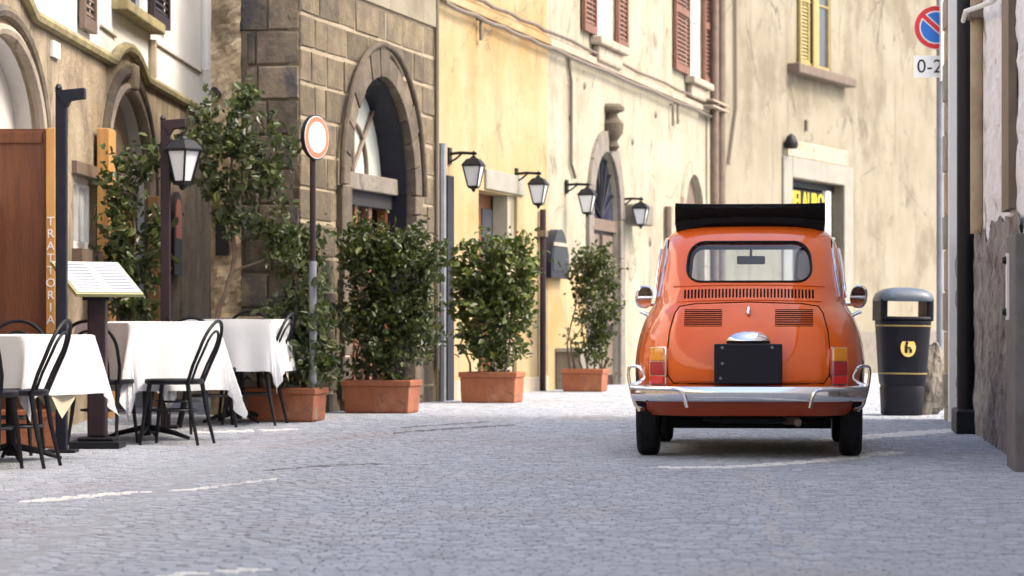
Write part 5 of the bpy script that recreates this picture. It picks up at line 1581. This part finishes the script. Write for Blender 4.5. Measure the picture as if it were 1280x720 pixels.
for s_ in (-1, 1):
    A_ = [(.658, .505), (.625, .508), (.592, .492), (.572, .44), (.552, .398), (.52, .388), (.40, .385), (.355, .38), (.335, .35), (.318, .285)]
    B_ = [(.658, .505), (.664, .47), (.655, .40), (.638, .33), (.62, .285), (.58, .27), (.52, .268)]
    for L_ in (A_, B_):
        P = [bz_pt(s_ * x, z, 0.105 if x < .60 else 0.085) for x, z in L_]
        MB().tube(smooth_path(P), 0.0095, 8).build('bumper_rail', m_chrome, car, smooth=True)
    MB().box(s_ * .35 - .02, s_ * .35 + .02, -0.04, .08, .34, .38).build('bumper_iron', m_rubber, car)
# valance, floor and what hangs below
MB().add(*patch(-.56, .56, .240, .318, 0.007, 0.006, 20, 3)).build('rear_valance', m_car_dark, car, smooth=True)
MB().box(-.46, .46, .55, 2.6, .15, .40).build('floor_pan', m_rubber, car)
MB().box(-.57, .57, .86, 2.0, .20, .26).build('sill_floor', m_rubber, car)
MB().tube([(-.42, .5, .23), (.42, .5, .23)], 0.035, 10).build('rear_axle', m_rubber, car, smooth=True)
MB().box(-.17, .20, .16, .50, .19, .24).build('engine_sump', m_rubber, car, bevel=0.03)
MB().tube([(.20, .30, .20), (.27, .16, .205), (.27, .03, .20)], 0.02, 10).build('exhaust_pipe', m_pipe_brown, car, smooth=True)
MB().lathe([(0.06, -.15), (0.068, -.14), (0.068, .14), (0.06, .15)], 14, Matrix.Translation((-.1, .24, .268)) @ Matrix.Rotation(R(90), 4, 'Y')).build('silencer', m_rubber, car, smooth=True)
for s_ in (-1, 1):
    MB().tube([(s_ * .33, .5, .24), (s_ * .36, .62, .17), (s_ * .40, .9, .2)], 0.02, 8).build('suspension_arm', m_rubber, car)
for ya, tr in ((.52, 0.5665), (2.36, 0.5605)):
    for s_ in (-1, 1):
        wl = [o for o in car.children if o.name.startswith('wheel')]
        T = Matrix.Translation((s_ * tr, ya, .262)) @ Matrix.Rotation(R(90), 4, 'Y')
        w = MB().lathe([(.165, -.058), (.185, -.0625), (.235, -.062), (.252, -.054), (.2605, -.042), (.262, -.02), (.262, .02), (.2605, .042), (.252, .054), (.235, .062), (.185, .0625), (.165, .058), (.165, -.058)], 40, T, cap=False)
        wo = w.build('wheel', m_tyre, car, smooth=True)
        MB().lathe([(.166, -.05), (.166, .05), (.14, .055), (.12, .035), (.05, .04), (.01, .045)] if s_ > 0 else [(.166, .05), (.166, -.05), (.14, -.055), (.12, -.035), (.05, -.04), (.01, -.045)], 28, T).build('rim', m_pipe_grey, wo, smooth=True)
        gr = MB()
        for k in (-.028, 0.0, .028):
            gr.lathe([(.2622, k - .003), (.2634, k), (.2622, k + .003)], 40, T, cap=False)
        gr.build('tread', m_rubber, wo)
# folded canvas roof
secs = []
NX = 22
for i in range(NX + 1):
    t = i / NX * 2 - 1; x = .425 * t
    fl = 1 + 0.02 * abs(t) ** 6
    zr = 1.318 - 0.055 * abs(t) ** 3 - 0.02
    zt_ = 1.424 + 0.006 * abs(t) ** 4 + 0.004 * math.sin(i * 1.7)
    yb_, yf_ = 0.955 - 0.02 * (1 - t * t), 1.22
    L_ = []
    for (yy, zz2) in ((yb_ + .02, zr), (yb_ - .01, zr + .03), (yb_ - .005, (zr + zt_) / 2 - .01), (yb_ + .006, (zr + zt_) / 2), (yb_ - .008, (zr + zt_) / 2 + .012), (yb_ - .02, zt_ - .012), (yb_ + .0, zt_), (yf_ - .02, zt_ - .02), (yf_, zt_ - .04), (yf_, zr)):
        L_.append((x * fl if zz2 > zr + .06 else x, yy, zz2))
    secs.append(L_)
k = 10; v = sum(secs, [])
f = [(j * k + i, j * k + (i + 1) % k, (j + 1) * k + (i + 1) % k, (j + 1) * k + i) for j in range(NX) for i in range(k)]
f += [tuple(range(k)), tuple(NX * k + i for i in range(k - 1, -1, -1))]
MB().add(v, f).build('folded_roof', m_canvas, car, smooth=True)
MB().tube([(.432 * (i / 10 - 1), .945, 1.428 + .006 * abs(i / 10 - 1) ** 4) for i in range(21)], 0.008, 6).build('roof_hem', m_rubber, car)
